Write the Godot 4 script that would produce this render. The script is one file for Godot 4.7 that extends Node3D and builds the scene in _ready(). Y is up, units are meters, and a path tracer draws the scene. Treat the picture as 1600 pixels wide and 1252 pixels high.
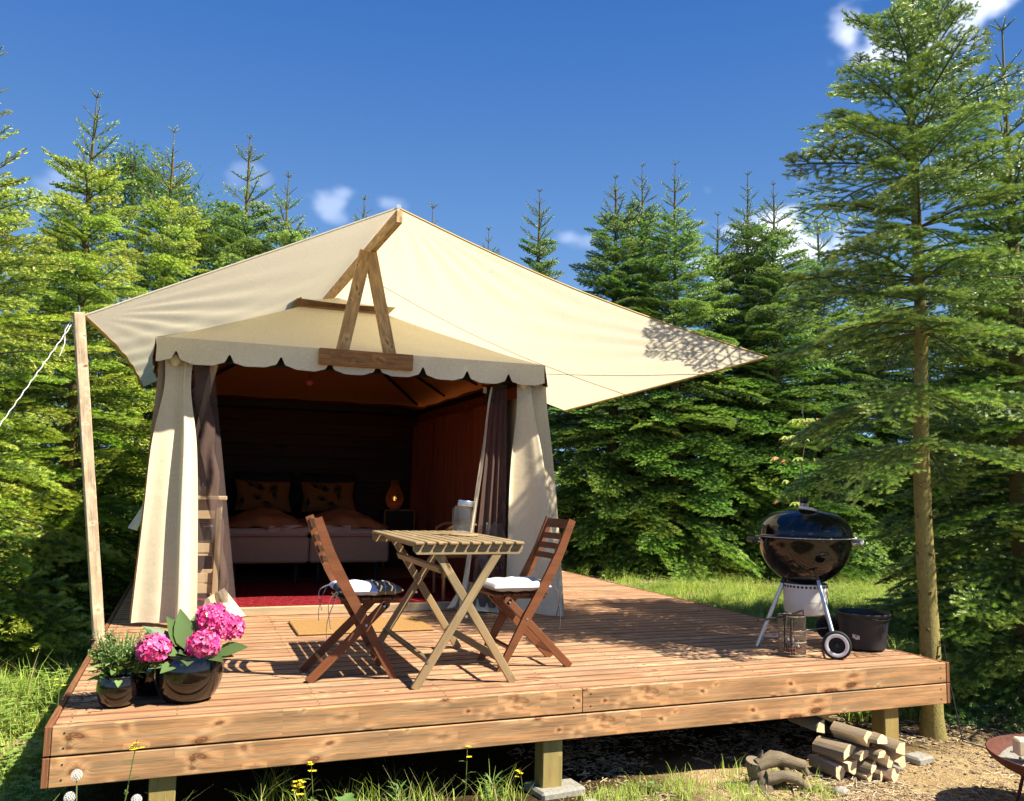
extends Node3D
# A canvas tent under a tarp on a larch deck in a fir clearing. Deck front-left top corner is x 0, z 0; x runs along the deck front, -z into the scene; ground about y 0.

const DY := 0.52          # deck top
var names := {}
var M := {}
var rng := RandomNumberGenerator.new()

func _ready() -> void:
	rng.seed = 77
	# ---- camera ----
	var cam := Camera3D.new()
	cam.name = "camera"
	cam.fov = 51.15
	cam.near = 0.05
	cam.far = 400.0
	add_child(cam)
	cam.transform = Transform3D(Basis(Vector3.UP, deg_to_rad(-20.85)) * Basis(Vector3.RIGHT, deg_to_rad(6.0)) * Basis(Vector3.BACK, deg_to_rad(1.228)), Vector3(0.4966, 1.59, 4.2139))
	cam.current = true
	# ---- sky, exposure ----
	var sm := ProceduralSkyMaterial.new()
	sm.sky_top_color = lin(0.010, 0.088, 0.345)
	sm.sky_horizon_color = lin(0.33, 0.58, 0.86)
	sm.sky_curve = 0.172
	sm.ground_bottom_color = lin(0.06, 0.07, 0.04)
	sm.ground_horizon_color = lin(0.10, 0.12, 0.07)
	sm.sky_energy_multiplier = 0.80
	sm.sky_cover = cloud_cover()
	sm.sky_cover_modulate = Color(1, 1, 1, 1)
	sm.sun_angle_max = 1.0
	var sk := Sky.new()
	sk.sky_material = sm
	var env := Environment.new()
	env.background_mode = Environment.BG_SKY
	env.sky = sk
	env.tonemap_mode = Environment.TONE_MAPPER_LINEAR
	env.tonemap_exposure = 2.35
	env.sdfgi_enabled = true
	env.ssao_enabled = true
	env.ssil_enabled = true
	var we := WorldEnvironment.new()
	we.name = "world_environment"
	we.environment = env
	add_child(we)
	# ---- sun ----
	var sun := DirectionalLight3D.new()
	sun.name = "sun"
	sun.light_energy = 1.6
	sun.light_color = Color(1.0, 0.965, 0.90)
	sun.light_angular_distance = 0.5
	sun.shadow_enabled = true
	add_child(sun)
	sun.look_at_from_position(Vector3(0.594, 1.0, 0.547) * 20.0, Vector3.ZERO)
	# ---- the place ----
	make_materials()
	build_ground()
	build_deck()
	build_tent()
	build_tarp()
	build_interior()
	build_table()
	build_chairs()
	build_grill()
	build_pots()
	build_under_deck()
	build_trees()
	build_undergrowth()

# ---------------------------------------------------------------- small helpers
func lin(r: float, g: float, b: float, a := 1.0) -> Color:
	return Color(r, g, b, a).linear_to_srgb()

func numbered(called: String) -> String:
	var k: int = names.get(called, 0)
	names[called] = k + 1
	return called if k == 0 else "%s_%03d" % [called, k]

func tag(o: Node3D, label: String, category: String, group := "", kind := "") -> Node3D:
	if label != "" and kind != "structure": o.set_meta("label", label)
	if category: o.set_meta("category", category)
	if group: o.set_meta("group", group)
	if kind: o.set_meta("kind", kind)
	return o

func thing(called: String, label: String, category: String, at := Vector3.ZERO, group := "") -> Node3D:
	var o := Node3D.new()
	o.name = numbered(called)
	o.position = at
	add_child(o)
	tag(o, label, category, group)
	return o

func part(parent: Node3D, called: String, b, m: Material, at := Vector3.ZERO, label := "") -> MeshInstance3D:
	var o := MeshInstance3D.new()
	o.name = called
	o.mesh = b.mesh() if b is MB else b
	o.material_override = m
	o.position = at
	parent.add_child(o, true)
	if label: o.set_meta("label", label)
	return o

func solo(called: String, label: String, category: String, b, m: Material, at := Vector3.ZERO, group := "", kind := "") -> MeshInstance3D:
	var o := MeshInstance3D.new()
	o.name = numbered(called)
	o.mesh = b.mesh() if b is MB else b
	o.material_override = m
	o.position = at
	add_child(o)
	tag(o, label, category, group, kind)
	return o

func multi(parent: Node3D, called: String, mesh: Mesh, xf: Array, cols: Array, m: Material) -> MultiMeshInstance3D:
	var mm := MultiMesh.new()
	mm.transform_format = MultiMesh.TRANSFORM_3D
	mm.use_colors = cols.size() > 0
	mm.mesh = mesh
	mm.instance_count = xf.size()
	for i in xf.size():
		mm.set_instance_transform(i, xf[i])
		if cols.size() > 0: mm.set_instance_color(i, cols[i])
	var o := MultiMeshInstance3D.new()
	o.name = called
	o.multimesh = mm
	o.material_override = m
	o.set_meta("kind", "stuff")
	parent.add_child(o, true)
	return o

func R(a: float, b: float) -> float:
	return rng.randf_range(a, b)

# basis whose x axis runs along d and whose y axis is as near to up as it can be
static func along(d: Vector3, up := Vector3.UP) -> Basis:
	var x := d.normalized()
	if absf(x.dot(up.normalized())) > 0.999:
		up = Vector3.RIGHT if absf(x.x) < 0.9 else Vector3.BACK
	var z := x.cross(up).normalized()
	var y := z.cross(x).normalized()
	return Basis(x, y, z)

# ---------------------------------------------------------------- mesh collector
class MB:
	var v := PackedVector3Array()
	var n := PackedVector3Array()
	var u := PackedVector2Array()
	var c := PackedColorArray()
	var ix := PackedInt32Array()
	var tint := Color(1, 1, 1)
	var T := Transform3D()
	var uvo := Vector2.ZERO

	func vert(p: Vector3, nn: Vector3, uv := Vector2.ZERO) -> int:
		v.append(T * p)
		n.append((T.basis * nn).normalized())
		u.append(uv + uvo)
		c.append(tint)
		return v.size() - 1

	func tri(a: int, b: int, d: int) -> void:
		if (v[d] - v[a]).cross(v[b] - v[a]).dot(n[a] + n[b] + n[d]) < 0.0:
			ix.append_array([a, d, b])
		else:
			ix.append_array([a, b, d])

	func quad(p0: Vector3, p1: Vector3, p2: Vector3, p3: Vector3, nn: Vector3, uvs := []) -> void:
		if uvs.is_empty(): uvs = [Vector2(0, 0), Vector2(1, 0), Vector2(1, 1), Vector2(0, 1)]
		var a := vert(p0, nn, uvs[0])
		var b := vert(p1, nn, uvs[1])
		var d := vert(p2, nn, uvs[2])
		var e := vert(p3, nn, uvs[3])
		tri(a, b, d)
		tri(a, d, e)

	func flat(p0: Vector3, p1: Vector3, p2: Vector3) -> void:
		var nn := (p2 - p0).cross(p1 - p0)
		var a := vert(p0, nn)
		var b := vert(p1, nn)
		var d := vert(p2, nn)
		ix.append_array([a, b, d])

	# bevelled box; x is the long (grain) axis; uv in metres
	func box(xf: Transform3D, s: Vector3, bev := 0.003) -> void:
		var old := T
		T = T * xf
		var h := s * 0.5
		var i := Vector3(maxf(h.x - bev, 0.0), maxf(h.y - bev, 0.0), maxf(h.z - bev, 0.0))
		for ax in 3:
			var b1 := (ax + 1) % 3
			var b2 := (ax + 2) % 3
			for sg in [-1.0, 1.0]:
				var nn := Vector3.ZERO
				nn[ax] = sg
				var q := []
				var uv := []
				for k in [[-1, -1], [1, -1], [1, 1], [-1, 1]]:
					var p := Vector3.ZERO
					p[ax] = sg * h[ax]
					p[b1] = k[0] * i[b1]
					p[b2] = k[1] * i[b2]
					q.append(p)
					uv.append(Vector2(p.x, p.z) if ax == 1 else (Vector2(p.x, p.y + h.z) if ax == 2 else Vector2(p.y * 0.3, p.z)))
				quad(q[0], q[1], q[2], q[3], nn, uv)
		if bev > 0.0:
			for ax in 3:
				var b1 := (ax + 1) % 3
				var b2 := (ax + 2) % 3
				for s1 in [-1.0, 1.0]:
					for s2 in [-1.0, 1.0]:
						var nn := Vector3.ZERO
						nn[b1] = s1
						nn[b2] = s2
						var q := []
						var uv := []
						for k in [[-1, 0], [1, 0], [1, 1], [-1, 1]]:
							var p := Vector3.ZERO
							p[ax] = k[0] * i[ax]
							p[b1] = s1 * (h[b1] if k[1] == 0 else i[b1])
							p[b2] = s2 * (i[b2] if k[1] == 0 else h[b2])
							q.append(p)
							uv.append(Vector2(p.x, p.y + p.z))
						quad(q[0], q[1], q[2], q[3], nn, uv)
			for sx in [-1.0, 1.0]:
				for sy in [-1.0, 1.0]:
					for sz in [-1.0, 1.0]:
						var nn := Vector3(sx, sy, sz)
						var a := vert(Vector3(sx * h.x, sy * i.y, sz * i.z), nn)
						var b := vert(Vector3(sx * i.x, sy * h.y, sz * i.z), nn)
						var d := vert(Vector3(sx * i.x, sy * i.y, sz * h.z), nn)
						tri(a, b, d)
		T = old

	# a bar of section w (sideways) by hh (up) from a to b
	func bar(a: Vector3, b: Vector3, w: float, hh: float, up := Vector3.UP, bev := 0.003) -> void:
		var x := (b - a).normalized()
		if absf(x.dot(up.normalized())) > 0.999: up = Vector3.RIGHT
		var z := x.cross(up).normalized()
		box(Transform3D(Basis(x, z.cross(x).normalized(), z), (a + b) * 0.5), Vector3(a.distance_to(b), hh, w), bev)

	func tube(pts: Array, rad: Array, seg := 8, caps := true) -> void:
		var m := pts.size()
		var prev := Vector3.UP
		var rings := []
		var dist := 0.0
		for k in m:
			var p: Vector3 = pts[k]
			var d: Vector3 = (pts[mini(k + 1, m - 1)] - pts[maxi(k - 1, 0)]).normalized()
			if k > 0: dist += p.distance_to(pts[k - 1])
			if absf(d.dot(prev)) > 0.95: prev = Vector3.RIGHT if absf(d.x) < 0.8 else Vector3.BACK
			var s := d.cross(prev).normalized()
			prev = s.cross(d).normalized()
			var r: float = rad[mini(k, rad.size() - 1)]
			var ring := []
			for j in seg + 1:
				var a := TAU * j / seg
				var o := s * cos(a) + prev * sin(a)
				ring.append(vert(p + o * r, o, Vector2(dist, j * r * TAU / seg)))
			rings.append(ring)
		for k in m - 1:
			for j in seg:
				tri(rings[k][j], rings[k + 1][j], rings[k + 1][j + 1])
				tri(rings[k][j], rings[k + 1][j + 1], rings[k][j + 1])
		if caps:
			for e in [0, m - 1]:
				var d: Vector3 = (pts[1] - pts[0]) * -1.0 if e == 0 else pts[m - 1] - pts[m - 2]
				d = d.normalized()
				var cc := vert(pts[e], d)
				var last := -1
				for j in seg + 1:
					var q: Vector3 = T.affine_inverse() * v[rings[e][j]]
					var w := vert(q, d, Vector2(0, 0))
					if last >= 0: tri(cc, last, w)
					last = w

	# profile: array of Vector2(radius, height), smooth
	func lathe(pr: Array, seg := 32, wob = null) -> void:
		var m := pr.size()
		var rows := []
		for k in m:
			var t: Vector2 = (pr[mini(k + 1, m - 1)] - pr[maxi(k - 1, 0)]).normalized()
			var nn := Vector2(t.y, -t.x)
			var row := []
			for j in seg + 1:
				var a := TAU * j / seg
				var r: float = pr[k].x
				if wob != null: r = wob.call(a, pr[k])
				row.append(vert(Vector3(cos(a) * r, pr[k].y, sin(a) * r), Vector3(cos(a) * nn.x, nn.y, sin(a) * nn.x), Vector2(float(j) / seg, pr[k].y)))
			rows.append(row)
		for k in m - 1:
			for j in seg:
				tri(rows[k][j], rows[k + 1][j], rows[k + 1][j + 1])
				tri(rows[k][j], rows[k + 1][j + 1], rows[k][j + 1])

	# surface from f(s, t) with s, t in 0..1, smooth normals; flip turns the normal
	func grid(nu: int, nv: int, f: Callable, flip := false, us := 1.0, vs := 1.0) -> void:
		var P := []
		for j in nv + 1:
			var row := PackedVector3Array()
			for i in nu + 1: row.append(f.call(float(i) / nu, float(j) / nv))
			P.append(row)
		var base := v.size()
		for j in nv + 1:
			for i in nu + 1:
				var du: Vector3 = P[j][mini(i + 1, nu)] - P[j][maxi(i - 1, 0)]
				var dv: Vector3 = P[mini(j + 1, nv)][i] - P[maxi(j - 1, 0)][i]
				var nn := du.cross(dv)
				if flip: nn = -nn
				vert(P[j][i], nn, Vector2(us * i / nu, vs * j / nv))
		for j in nv:
			for i in nu:
				var a := base + j * (nu + 1) + i
				tri(a, a + 1, a + nu + 2)
				tri(a, a + nu + 2, a + nu + 1)

	# polygon in the xy plane, extruded from z = -d/2 to d/2
	func prism(poly: PackedVector2Array, d: float) -> void:
		var t := Geometry2D.triangulate_polygon(poly)
		for sg in [-1.0, 1.0]:
			var base := v.size()
			for p in poly: vert(Vector3(p.x, p.y, sg * d * 0.5), Vector3(0, 0, sg), p)
			for k in range(0, t.size(), 3): tri(base + t[k], base + t[k + 1], base + t[k + 2])
		var cw := 1.0 if Geometry2D.is_polygon_clockwise(poly) else -1.0
		for k in poly.size():
			var a := poly[k]
			var b := poly[(k + 1) % poly.size()]
			var e := b - a
			var nn := Vector3(-e.y, e.x, 0) * cw
			var l := e.length()
			quad(Vector3(a.x, a.y, -d * 0.5), Vector3(b.x, b.y, -d * 0.5), Vector3(b.x, b.y, d * 0.5), Vector3(a.x, a.y, d * 0.5), nn, [Vector2(0, 0), Vector2(l, 0), Vector2(l, d), Vector2(0, d)])

	func ball(at: Vector3, r: Vector3, seg := 12, rows := 8) -> void:
		var base := v.size()
		for j in rows + 1:
			var b := PI * j / rows
			for i in seg + 1:
				var a := TAU * i / seg
				var o := Vector3(sin(b) * cos(a), cos(b), sin(b) * sin(a))
				vert(at + o * r, o / r, Vector2(float(i) / seg, float(j) / rows))
		for j in rows:
			for i in seg:
				var a := base + j * (seg + 1) + i
				tri(a, a + 1, a + seg + 2)
				tri(a, a + seg + 2, a + seg + 1)

	func mesh() -> ArrayMesh:
		var ar := []
		ar.resize(Mesh.ARRAY_MAX)
		ar[Mesh.ARRAY_VERTEX] = v
		ar[Mesh.ARRAY_NORMAL] = n
		ar[Mesh.ARRAY_TEX_UV] = u
		ar[Mesh.ARRAY_COLOR] = c
		ar[Mesh.ARRAY_INDEX] = ix
		var m := ArrayMesh.new()
		m.add_surface_from_arrays(Mesh.PRIMITIVE_TRIANGLES, ar)
		return m

# ---------------------------------------------------------------- textures and materials
func noise(sd: int, freq: float, oct := 1, kind := FastNoiseLite.TYPE_SIMPLEX_SMOOTH) -> FastNoiseLite:
	var f := FastNoiseLite.new()
	f.seed = sd
	f.frequency = freq
	f.noise_type = kind
	f.fractal_type = FastNoiseLite.FRACTAL_FBM if oct > 1 else FastNoiseLite.FRACTAL_NONE
	f.fractal_octaves = oct
	return f

func tex(im: Image) -> ImageTexture:
	return ImageTexture.create_from_image(im)

# thin clouds: scattered wisps all round, a few fuller ones low over the trees
func cloud_cover() -> ImageTexture:
	var w := 2048
	var h := 1024
	var im := Image.create_empty(w, h, false, Image.FORMAT_RGBA8)
	var n1 := noise(5, 5.0, 6)
	# bearing (degrees right of -z), height above the horizon, half width, half height, strength
	var puffs := [[8.3, 18.4, 1.6, 1.1, 0.20], [11.8, 18.9, 1.3, 0.5, 0.14], [38.0, 15.8, 5.4, 2.8, 0.85], [46.5, 27.0, 4.2, 2.6, 0.55], [51.5, 29.8, 4.5, 2.0, 0.6], [24.5, 17.0, 2.0, 0.8, 0.16], [3.0, 20.3, 1.5, 1.0, 0.09], [-8.0, 17.6, 2.4, 1.4, 0.13],
		[75.0, 20.0, 9.0, 3.0, 0.8], [110.0, 17.0, 7.0, 2.5, 0.7], [160.0, 24.0, 10.0, 3.0, 0.7], [205.0, 16.0, 9.0, 3.0, 0.7], [250.0, 22.0, 8.0, 2.6, 0.6], [300.0, 18.0, 8.0, 2.4, 0.7], [-40.0, 17.0, 6.0, 2.0, 0.6]]
	for p in puffs:
		for y in range(int((90.0 - p[1] - p[3] * 2.0) / 180.0 * h), int((90.0 - p[1] + p[3] * 2.0) / 180.0 * h) + 1):
			for xx in range(int((p[0] - p[2] * 2.0) / 360.0 * w), int((p[0] + p[2] * 2.0) / 360.0 * w) + 1):
				var x := posmod(xx, w)
				var el := 90.0 - 180.0 * (y + 0.5) / h
				var az := 360.0 * (xx + 0.5) / w
				var d := Vector3(cos(deg_to_rad(el)) * sin(deg_to_rad(az)), sin(deg_to_rad(el)), -cos(deg_to_rad(el)) * cos(deg_to_rad(az)))
				var da: float = absf(az - p[0]) / p[2]
				var de: float = (el - p[1]) / p[3]
				var q := 1.0 - sqrt(da * da + de * de)
				var f := n1.get_noise_3d(d.x * 2.4, d.y * 4.2, d.z * 2.4)
				var a: float = p[4] * smoothstep(0.0, 0.9, q * 0.9 + f * 1.5)
				if a > 0.003:
					a = maxf(a, im.get_pixel(x, y).a)
					im.set_pixel(x, y, Color(1.0, 0.99, 0.97, clampf(a, 0.0, 1.0)))
	return tex(im)

# sawn wood: w x h pixels for mx x my metres, values round 1 kept as a light-to-dark tint, knots with bent grain
func wood_image(w: int, h: int, mx: float, my: float, sd: int, knots: int, contrast: float, ck: Color, warm: Color) -> ImageTexture:
	var rn := RandomNumberGenerator.new()
	rn.seed = sd
	var disp := PackedFloat32Array()
	var dark := PackedFloat32Array()
	var pale := PackedFloat32Array()
	disp.resize(w * h)
	dark.resize(w * h)
	pale.resize(w * h)
	for k in knots:
		var ku := rn.randf() * mx
		var kv := rn.randf_range(0.1, 0.9) * my
		var kr := rn.randf_range(0.005, 0.012)
		var ext := kr * 5.0
		for py in range(int((kv - ext) / my * h), int((kv + ext) / my * h) + 1):
			if py < 0 or py >= h: continue
			for pxx in range(int((ku - ext * 2.0) / mx * w), int((ku + ext * 2.0) / mx * w) + 1):
				var px := posmod(pxx, w)
				var du: float = (pxx + 0.5) / w * mx - ku
				var dv: float = (py + 0.5) / h * my - kv
				var q := sqrt(du * du * (0.45 + 0.4 * sin(k * 5.1)) + dv * dv * (1.0 + 0.3 * cos(k * 2.3)) + 0.5 * du * dv * sin(k * 3.7)) / kr
				var i := py * w + px
				disp[i] += signf(dv) * kr * 1.6 * exp(-q * q * 0.14)
				dark[i] = maxf(dark[i], (1.0 if q < 1.0 else exp(-(q - 1.0) * 2.4)) * (0.8 + 0.2 * sin(q * 9.0)) * (0.6 + 0.4 * sin(k * 7.7)))
				pale[i] = maxf(pale[i], exp(-pow((q - 2.6) / 1.5, 2.0)) * (0.3 + 0.7 * absf(sin(k * 1.9 + atan2(dv, du) * 1.5))))
	var n1 := noise(sd, 1.0, 2)
	var n2 := noise(sd + 1, 1.0, 2)
	var n3 := noise(sd + 2, 1.0)
	var im := Image.create_empty(w, h, false, Image.FORMAT_RGB8)
	for y in h:
		for x in w:
			var uu := float(x) / w * mx
			var vv := float(y) / h * my
			var i := y * w + x
			var vd := vv + disp[i]
			var band := n1.get_noise_2d(uu * 1.3, vd * 55.0)
			var fib := n2.get_noise_2d(uu * 9.0, vd * 420.0)
			var blot := n3.get_noise_2d(uu * 2.2, vd * 14.0)
			var l := 1.0 + contrast * (0.55 * band + 0.45 * fib + 0.35 * blot)
			l += 0.20 * pale[i]
			var k := dark[i] * 0.66
			var cc := Color(l, l * (1.0 - 0.09 * band), l * (1.0 - 0.16 * band)) * warm
			cc = cc.lerp(ck, k)
			im.set_pixel(x, y, Color(clampf(cc.r * 0.72, 0, 1), clampf(cc.g * 0.72, 0, 1), clampf(cc.b * 0.72, 0, 1)))
	return tex(im)

func mat(called: String, c: Color, rough := 0.7, spec := 0.4) -> StandardMaterial3D:
	var m := StandardMaterial3D.new()
	m.resource_name = called
	m.albedo_color = c
	m.roughness = rough
	m.metallic_specular = spec
	M[called] = m
	return m

func wood(called: String, c: Color, t: Texture2D, sc: Vector3, rough := 0.62, bump := 0.0) -> StandardMaterial3D:
	var m := mat(called, c, rough, 0.35)
	m.albedo_texture = t
	m.uv1_scale = sc
	if bump > 0.0:
		m.heightmap_enabled = true
		m.heightmap_texture = t
		m.heightmap_scale = bump
	return m

func speckle(w: int, sd: int, freq: float, cols: Array, oct := 4) -> ImageTexture:
	var f := noise(sd, freq, oct)
	var g := noise(sd + 3, freq * 4.1, 3)
	var im := Image.create_empty(w, w, false, Image.FORMAT_RGB8)
	for y in w:
		for x in w:
			# torus lookup keeps the tile seamless
			var a := TAU * x / w
			var b := TAU * y / w
			var q := clampf(0.5 + 0.62 * f.get_noise_3d(cos(a) * 40.0 + cos(b) * 13.0, sin(a) * 40.0 + sin(b) * 29.0, cos(b) * 40.0) + 0.34 * g.get_noise_3d(cos(a) * 40.0, sin(a) * 40.0 + sin(b) * 31.0, cos(b) * 40.0), 0.0, 0.999)
			var s := q * (cols.size() - 1)
			var k := int(s)
			im.set_pixel(x, y, cols[k].lerp(cols[k + 1], s - k))
	return tex(im)

func make_materials() -> void:
	var knotty := wood_image(2048, 224, 5.2, 0.26, 11, 40, 0.34, Color(0.30, 0.13, 0.06), Color(1, 1, 1))
	var plain := wood_image(1536, 320, 4.0, 0.60, 23, 44, 0.36, Color(0.42, 0.2, 0.1), Color(1, 1, 1))
	var fine := wood_image(512, 256, 1.6, 0.30, 37, 2, 0.20, Color(0.4, 0.25, 0.12), Color(1, 1, 1))
	# image tint is kept at 0.72 of full, so colours below are divided by what 0.72 is in linear light (0.477)
	wood("larch_board", lin(0.72, 0.425, 0.225), plain, Vector3(1.0 / 4.0, 1.0 / 0.60, 1), 0.6, 0.25)
	wood("larch_fascia", lin(0.72, 0.405, 0.19), knotty, Vector3(1.0 / 5.2, 1.0 / 0.26, 1), 0.55, 0.2)
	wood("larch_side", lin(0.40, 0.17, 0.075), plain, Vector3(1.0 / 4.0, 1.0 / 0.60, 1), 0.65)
	wood("pine", lin(0.95, 0.70, 0.40), fine, Vector3(1.0 / 1.6, 1.0 / 0.30, 1), 0.55)
	wood("pole_pine", lin(0.98, 0.72, 0.46), plain, Vector3(1.0 / 2.0, 1.0 / 0.60, 1), 0.6)
	wood("frame_wood", lin(0.92, 0.60, 0.28), plain, Vector3(1.0 / 2.0, 1.0 / 0.40, 1), 0.6)
	wood("brown_board", lin(0.60, 0.30, 0.11), plain, Vector3(1.0 / 2.0, 1.0 / 0.40, 1), 0.6)
	wood("post_wood", lin(0.62, 0.47, 0.16), fine, Vector3(1.0 / 1.6, 1.0 / 0.30, 1), 0.7)
	wood("teak", lin(0.36, 0.135, 0.058), fine, Vector3(1.0 / 1.2, 1.0 / 0.30, 1), 0.42)
	wood("olive_wood", lin(0.60, 0.43, 0.22), fine, Vector3(1.0 / 1.2, 1.0 / 0.30, 1), 0.5)
	wood("dark_plank", lin(0.11, 0.035, 0.014), fine, Vector3(1.0 / 4.0, 1.0 / 0.60, 1), 0.6)
	var cw := mat("cut_wood", lin(0.84, 0.66, 0.43), 0.85, 0.2)
	cw.albedo_texture = speckle(128, 61, 0.05, [Color(0.80, 0.76, 0.70), Color(1, 1, 1), Color(0.92, 0.90, 0.85), Color(1, 0.98, 0.95)])
	cw.uv1_triplanar = true
	cw.uv1_scale = Vector3.ONE * 4.0
	wood("root_wood", lin(0.42, 0.33, 0.21), fine, Vector3(1.0 / 0.3, 1.0 / 0.10, 1), 0.9, 2.0)
	wood("grey_wood", lin(0.50, 0.42, 0.30), fine, Vector3(1.0 / 0.8, 1.0 / 0.20, 1), 0.85, 0.6)
	wood("log_bark", lin(0.60, 0.47, 0.30), fine, Vector3(1.0 / 0.5, 1.0 / 0.10, 1), 0.9, 1.2)
	wood("cane", lin(0.46, 0.24, 0.09), fine, Vector3(1.0 / 0.8, 1.0 / 0.20, 1), 0.5)
	wood("wicker_wood", lin(0.80, 0.56, 0.28), fine, Vector3(1.0 / 0.8, 1.0 / 0.20, 1), 0.5)
	# cloth
	var weave := speckle(256, 51, 0.05, [Color(0.84, 0.84, 0.83), Color(0.95, 0.95, 0.94), Color(0.90, 0.90, 0.89), Color(1, 1, 1)])
	var crease := NoiseTexture2D.new()
	crease.width = 512
	crease.height = 512
	crease.seamless = true
	crease.as_normal_map = true
	crease.bump_strength = 5.0
	crease.noise = noise(71, 0.008, 4)
	for d in [["canvas", 0.82, 0.70, 0.485, 0.0], ["tarp", 0.90, 0.86, 0.74, 1.0], ["roof_canvas", 0.86, 0.77, 0.58, 0.0], ["warm_lit_cloth", 0.62, 0.23, 0.075, 0.0], ["side_cloth", 0.26, 0.060, 0.024, 0.0], ["sheet", 0.55, 0.36, 0.27, 0.0], ["bed_cloth", 0.43, 0.265, 0.17, 0.0], ["duvet", 0.46, 0.165, 0.058, 0.0], ["ribbon", 0.16, 0.155, 0.16, 0.0], ["throw_cloth", 0.62, 0.63, 0.66, 0.0]]:  # under-roof orange: cloth tone plus warm light through the canvas, put into albedo
		var m := mat(d[0], lin(d[1], d[2], d[3]), 0.85, 0.2)
		m.albedo_texture = weave
		m.uv1_triplanar = true
		m.uv1_scale = Vector3.ONE * 1.3
		m.normal_enabled = true
		m.normal_texture = crease
		m.normal_scale = 0.3
		if d[4] > 0.0:
			m.backlight_enabled = true
			m.backlight = Color(d[4] * 1.0, d[4] * 0.97, d[4] * 0.90)
	mat("hem", lin(0.50, 0.36, 0.12), 0.8)
	mat("seam", lin(0.40, 0.33, 0.22), 0.8)
	var net := mat("net", lin(0.20, 0.145, 0.13, 0.28), 0.9, 0.1)
	net.transparency = BaseMaterial3D.TRANSPARENCY_ALPHA
	var net2 := mat("net_thick", lin(0.12, 0.08, 0.065, 0.72), 0.9, 0.1)
	net2.transparency = BaseMaterial3D.TRANSPARENCY_ALPHA
	mat("black_metal", lin(0.012, 0.010, 0.010), 0.5)
	mat("dark_item", lin(0.02, 0.012, 0.012), 0.7)
	mat("red_item", lin(0.25, 0.02, 0.02), 0.5)
	mat("white_item", lin(0.75, 0.74, 0.72), 0.5)
	mat("label_white", lin(0.6, 0.6, 0.58), 0.6)
	var al := mat("aluminium", lin(0.66, 0.67, 0.68), 0.36)
	al.metallic = 1.0
	var ash := mat("dull_aluminium", lin(0.62, 0.61, 0.57), 0.55)
	ash.metallic = 0.25
	var en := mat("enamel", lin(0.005, 0.005, 0.006), 0.06, 0.42)
	en.clearcoat_enabled = true
	en.clearcoat = 0.35
	en.clearcoat_roughness = 0.04
	var rw := mat("rusty_wire", lin(0.26, 0.20, 0.14), 0.6)
	rw.metallic = 0.3
	mat("sooty_metal", lin(0.035, 0.026, 0.022), 0.7)
	var rust := mat("rust", lin(0.13, 0.05, 0.032), 0.8)
	rust.albedo_texture = speckle(128, 81, 0.06, [Color(0.5, 0.5, 0.5), Color(1, 1, 1), Color(0.8, 0.6, 0.5), Color(0.9, 0.9, 0.9)])
	rust.uv1_triplanar = true
	rust.uv1_scale = Vector3.ONE * 3.0
	mat("rubber", lin(0.018, 0.018, 0.018), 0.7)
	mat("black_plastic", lin(0.028, 0.029, 0.032), 0.42)
	var gl := mat("pot_glaze", lin(0.012, 0.009, 0.008), 0.12, 0.5)
	gl.albedo_texture = speckle(256, 91, 0.03, [Color(0.5, 0.4, 0.35), Color(0.9, 0.9, 0.9), Color(0.7, 0.6, 0.5), Color(1, 1, 1)])
	gl.clearcoat_enabled = true
	gl.clearcoat = 0.7
	gl.clearcoat_roughness = 0.08
	mat("soil", lin(0.035, 0.022, 0.014), 0.95)
	var glass := mat("glass", Color(0.97, 1.0, 0.98, 0.02), 0.03, 0.38)
	glass.transparency = BaseMaterial3D.TRANSPARENCY_ALPHA
	var mt := mat("metal_lid", lin(0.62, 0.63, 0.66), 0.28)
	mt.metallic = 0.9
	# plants: vertex colours are their own colours
	for d in [["needles", 0.42, 0.28], ["leaves", 0.5, 0.8], ["blades", 0.55, 0.8], ["petals", 0.6, 0.5]]:
		var m := mat(d[0], Color.WHITE, d[1], 0.5)
		m.vertex_color_use_as_albedo = true
		m.backlight_enabled = true
		m.backlight = Color(d[2], d[2], d[2] * 0.7)
	var vc := mat("painted", Color.WHITE, 0.8, 0.3)
	vc.vertex_color_use_as_albedo = true
	var bark := mat("bark", lin(0.48, 0.42, 0.21), 0.9, 0.2)
	bark.albedo_texture = speckle(256, 101, 0.035, [Color(0.42, 0.40, 0.33), Color(0.9, 0.88, 0.8), Color(0.72, 0.72, 0.55), Color(1, 1, 0.95)])
	bark.uv1_triplanar = true
	bark.uv1_scale = Vector3(5.0, 2.2, 5.0)
	bark.heightmap_enabled = true
	bark.heightmap_texture = bark.albedo_texture
	bark.heightmap_scale = 1.6
	var tb := mat("twig_bark", lin(0.25, 0.20, 0.12), 0.9, 0.2)
	tb.albedo_texture = bark.albedo_texture
	tb.uv1_triplanar = true
	tb.uv1_scale = Vector3(4, 4, 4)
	var so := mat("earth", Color.WHITE, 0.95, 0.1)
	so.vertex_color_use_as_albedo = true
	so.albedo_texture = speckle(512, 111, 0.07, [Color(0.55, 0.5, 0.42), Color(0.95, 0.92, 0.85), Color(0.72, 0.68, 0.6), Color(1, 0.97, 0.9)], 5)
	so.uv1_triplanar = true
	so.uv1_world_triplanar = true
	so.uv1_scale = Vector3.ONE * 0.9
	so.heightmap_enabled = true
	so.heightmap_texture = so.albedo_texture
	so.heightmap_scale = 2.5
	var stone := mat("concrete", lin(0.36, 0.34, 0.30), 0.9, 0.2)
	stone.albedo_texture = speckle(128, 121, 0.08, [Color(0.6, 0.6, 0.58), Color(1, 1, 1), Color(0.8, 0.8, 0.76), Color(0.95, 0.95, 0.95)])
	stone.uv1_triplanar = true
	stone.uv1_scale = Vector3.ONE * 2.0
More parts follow.
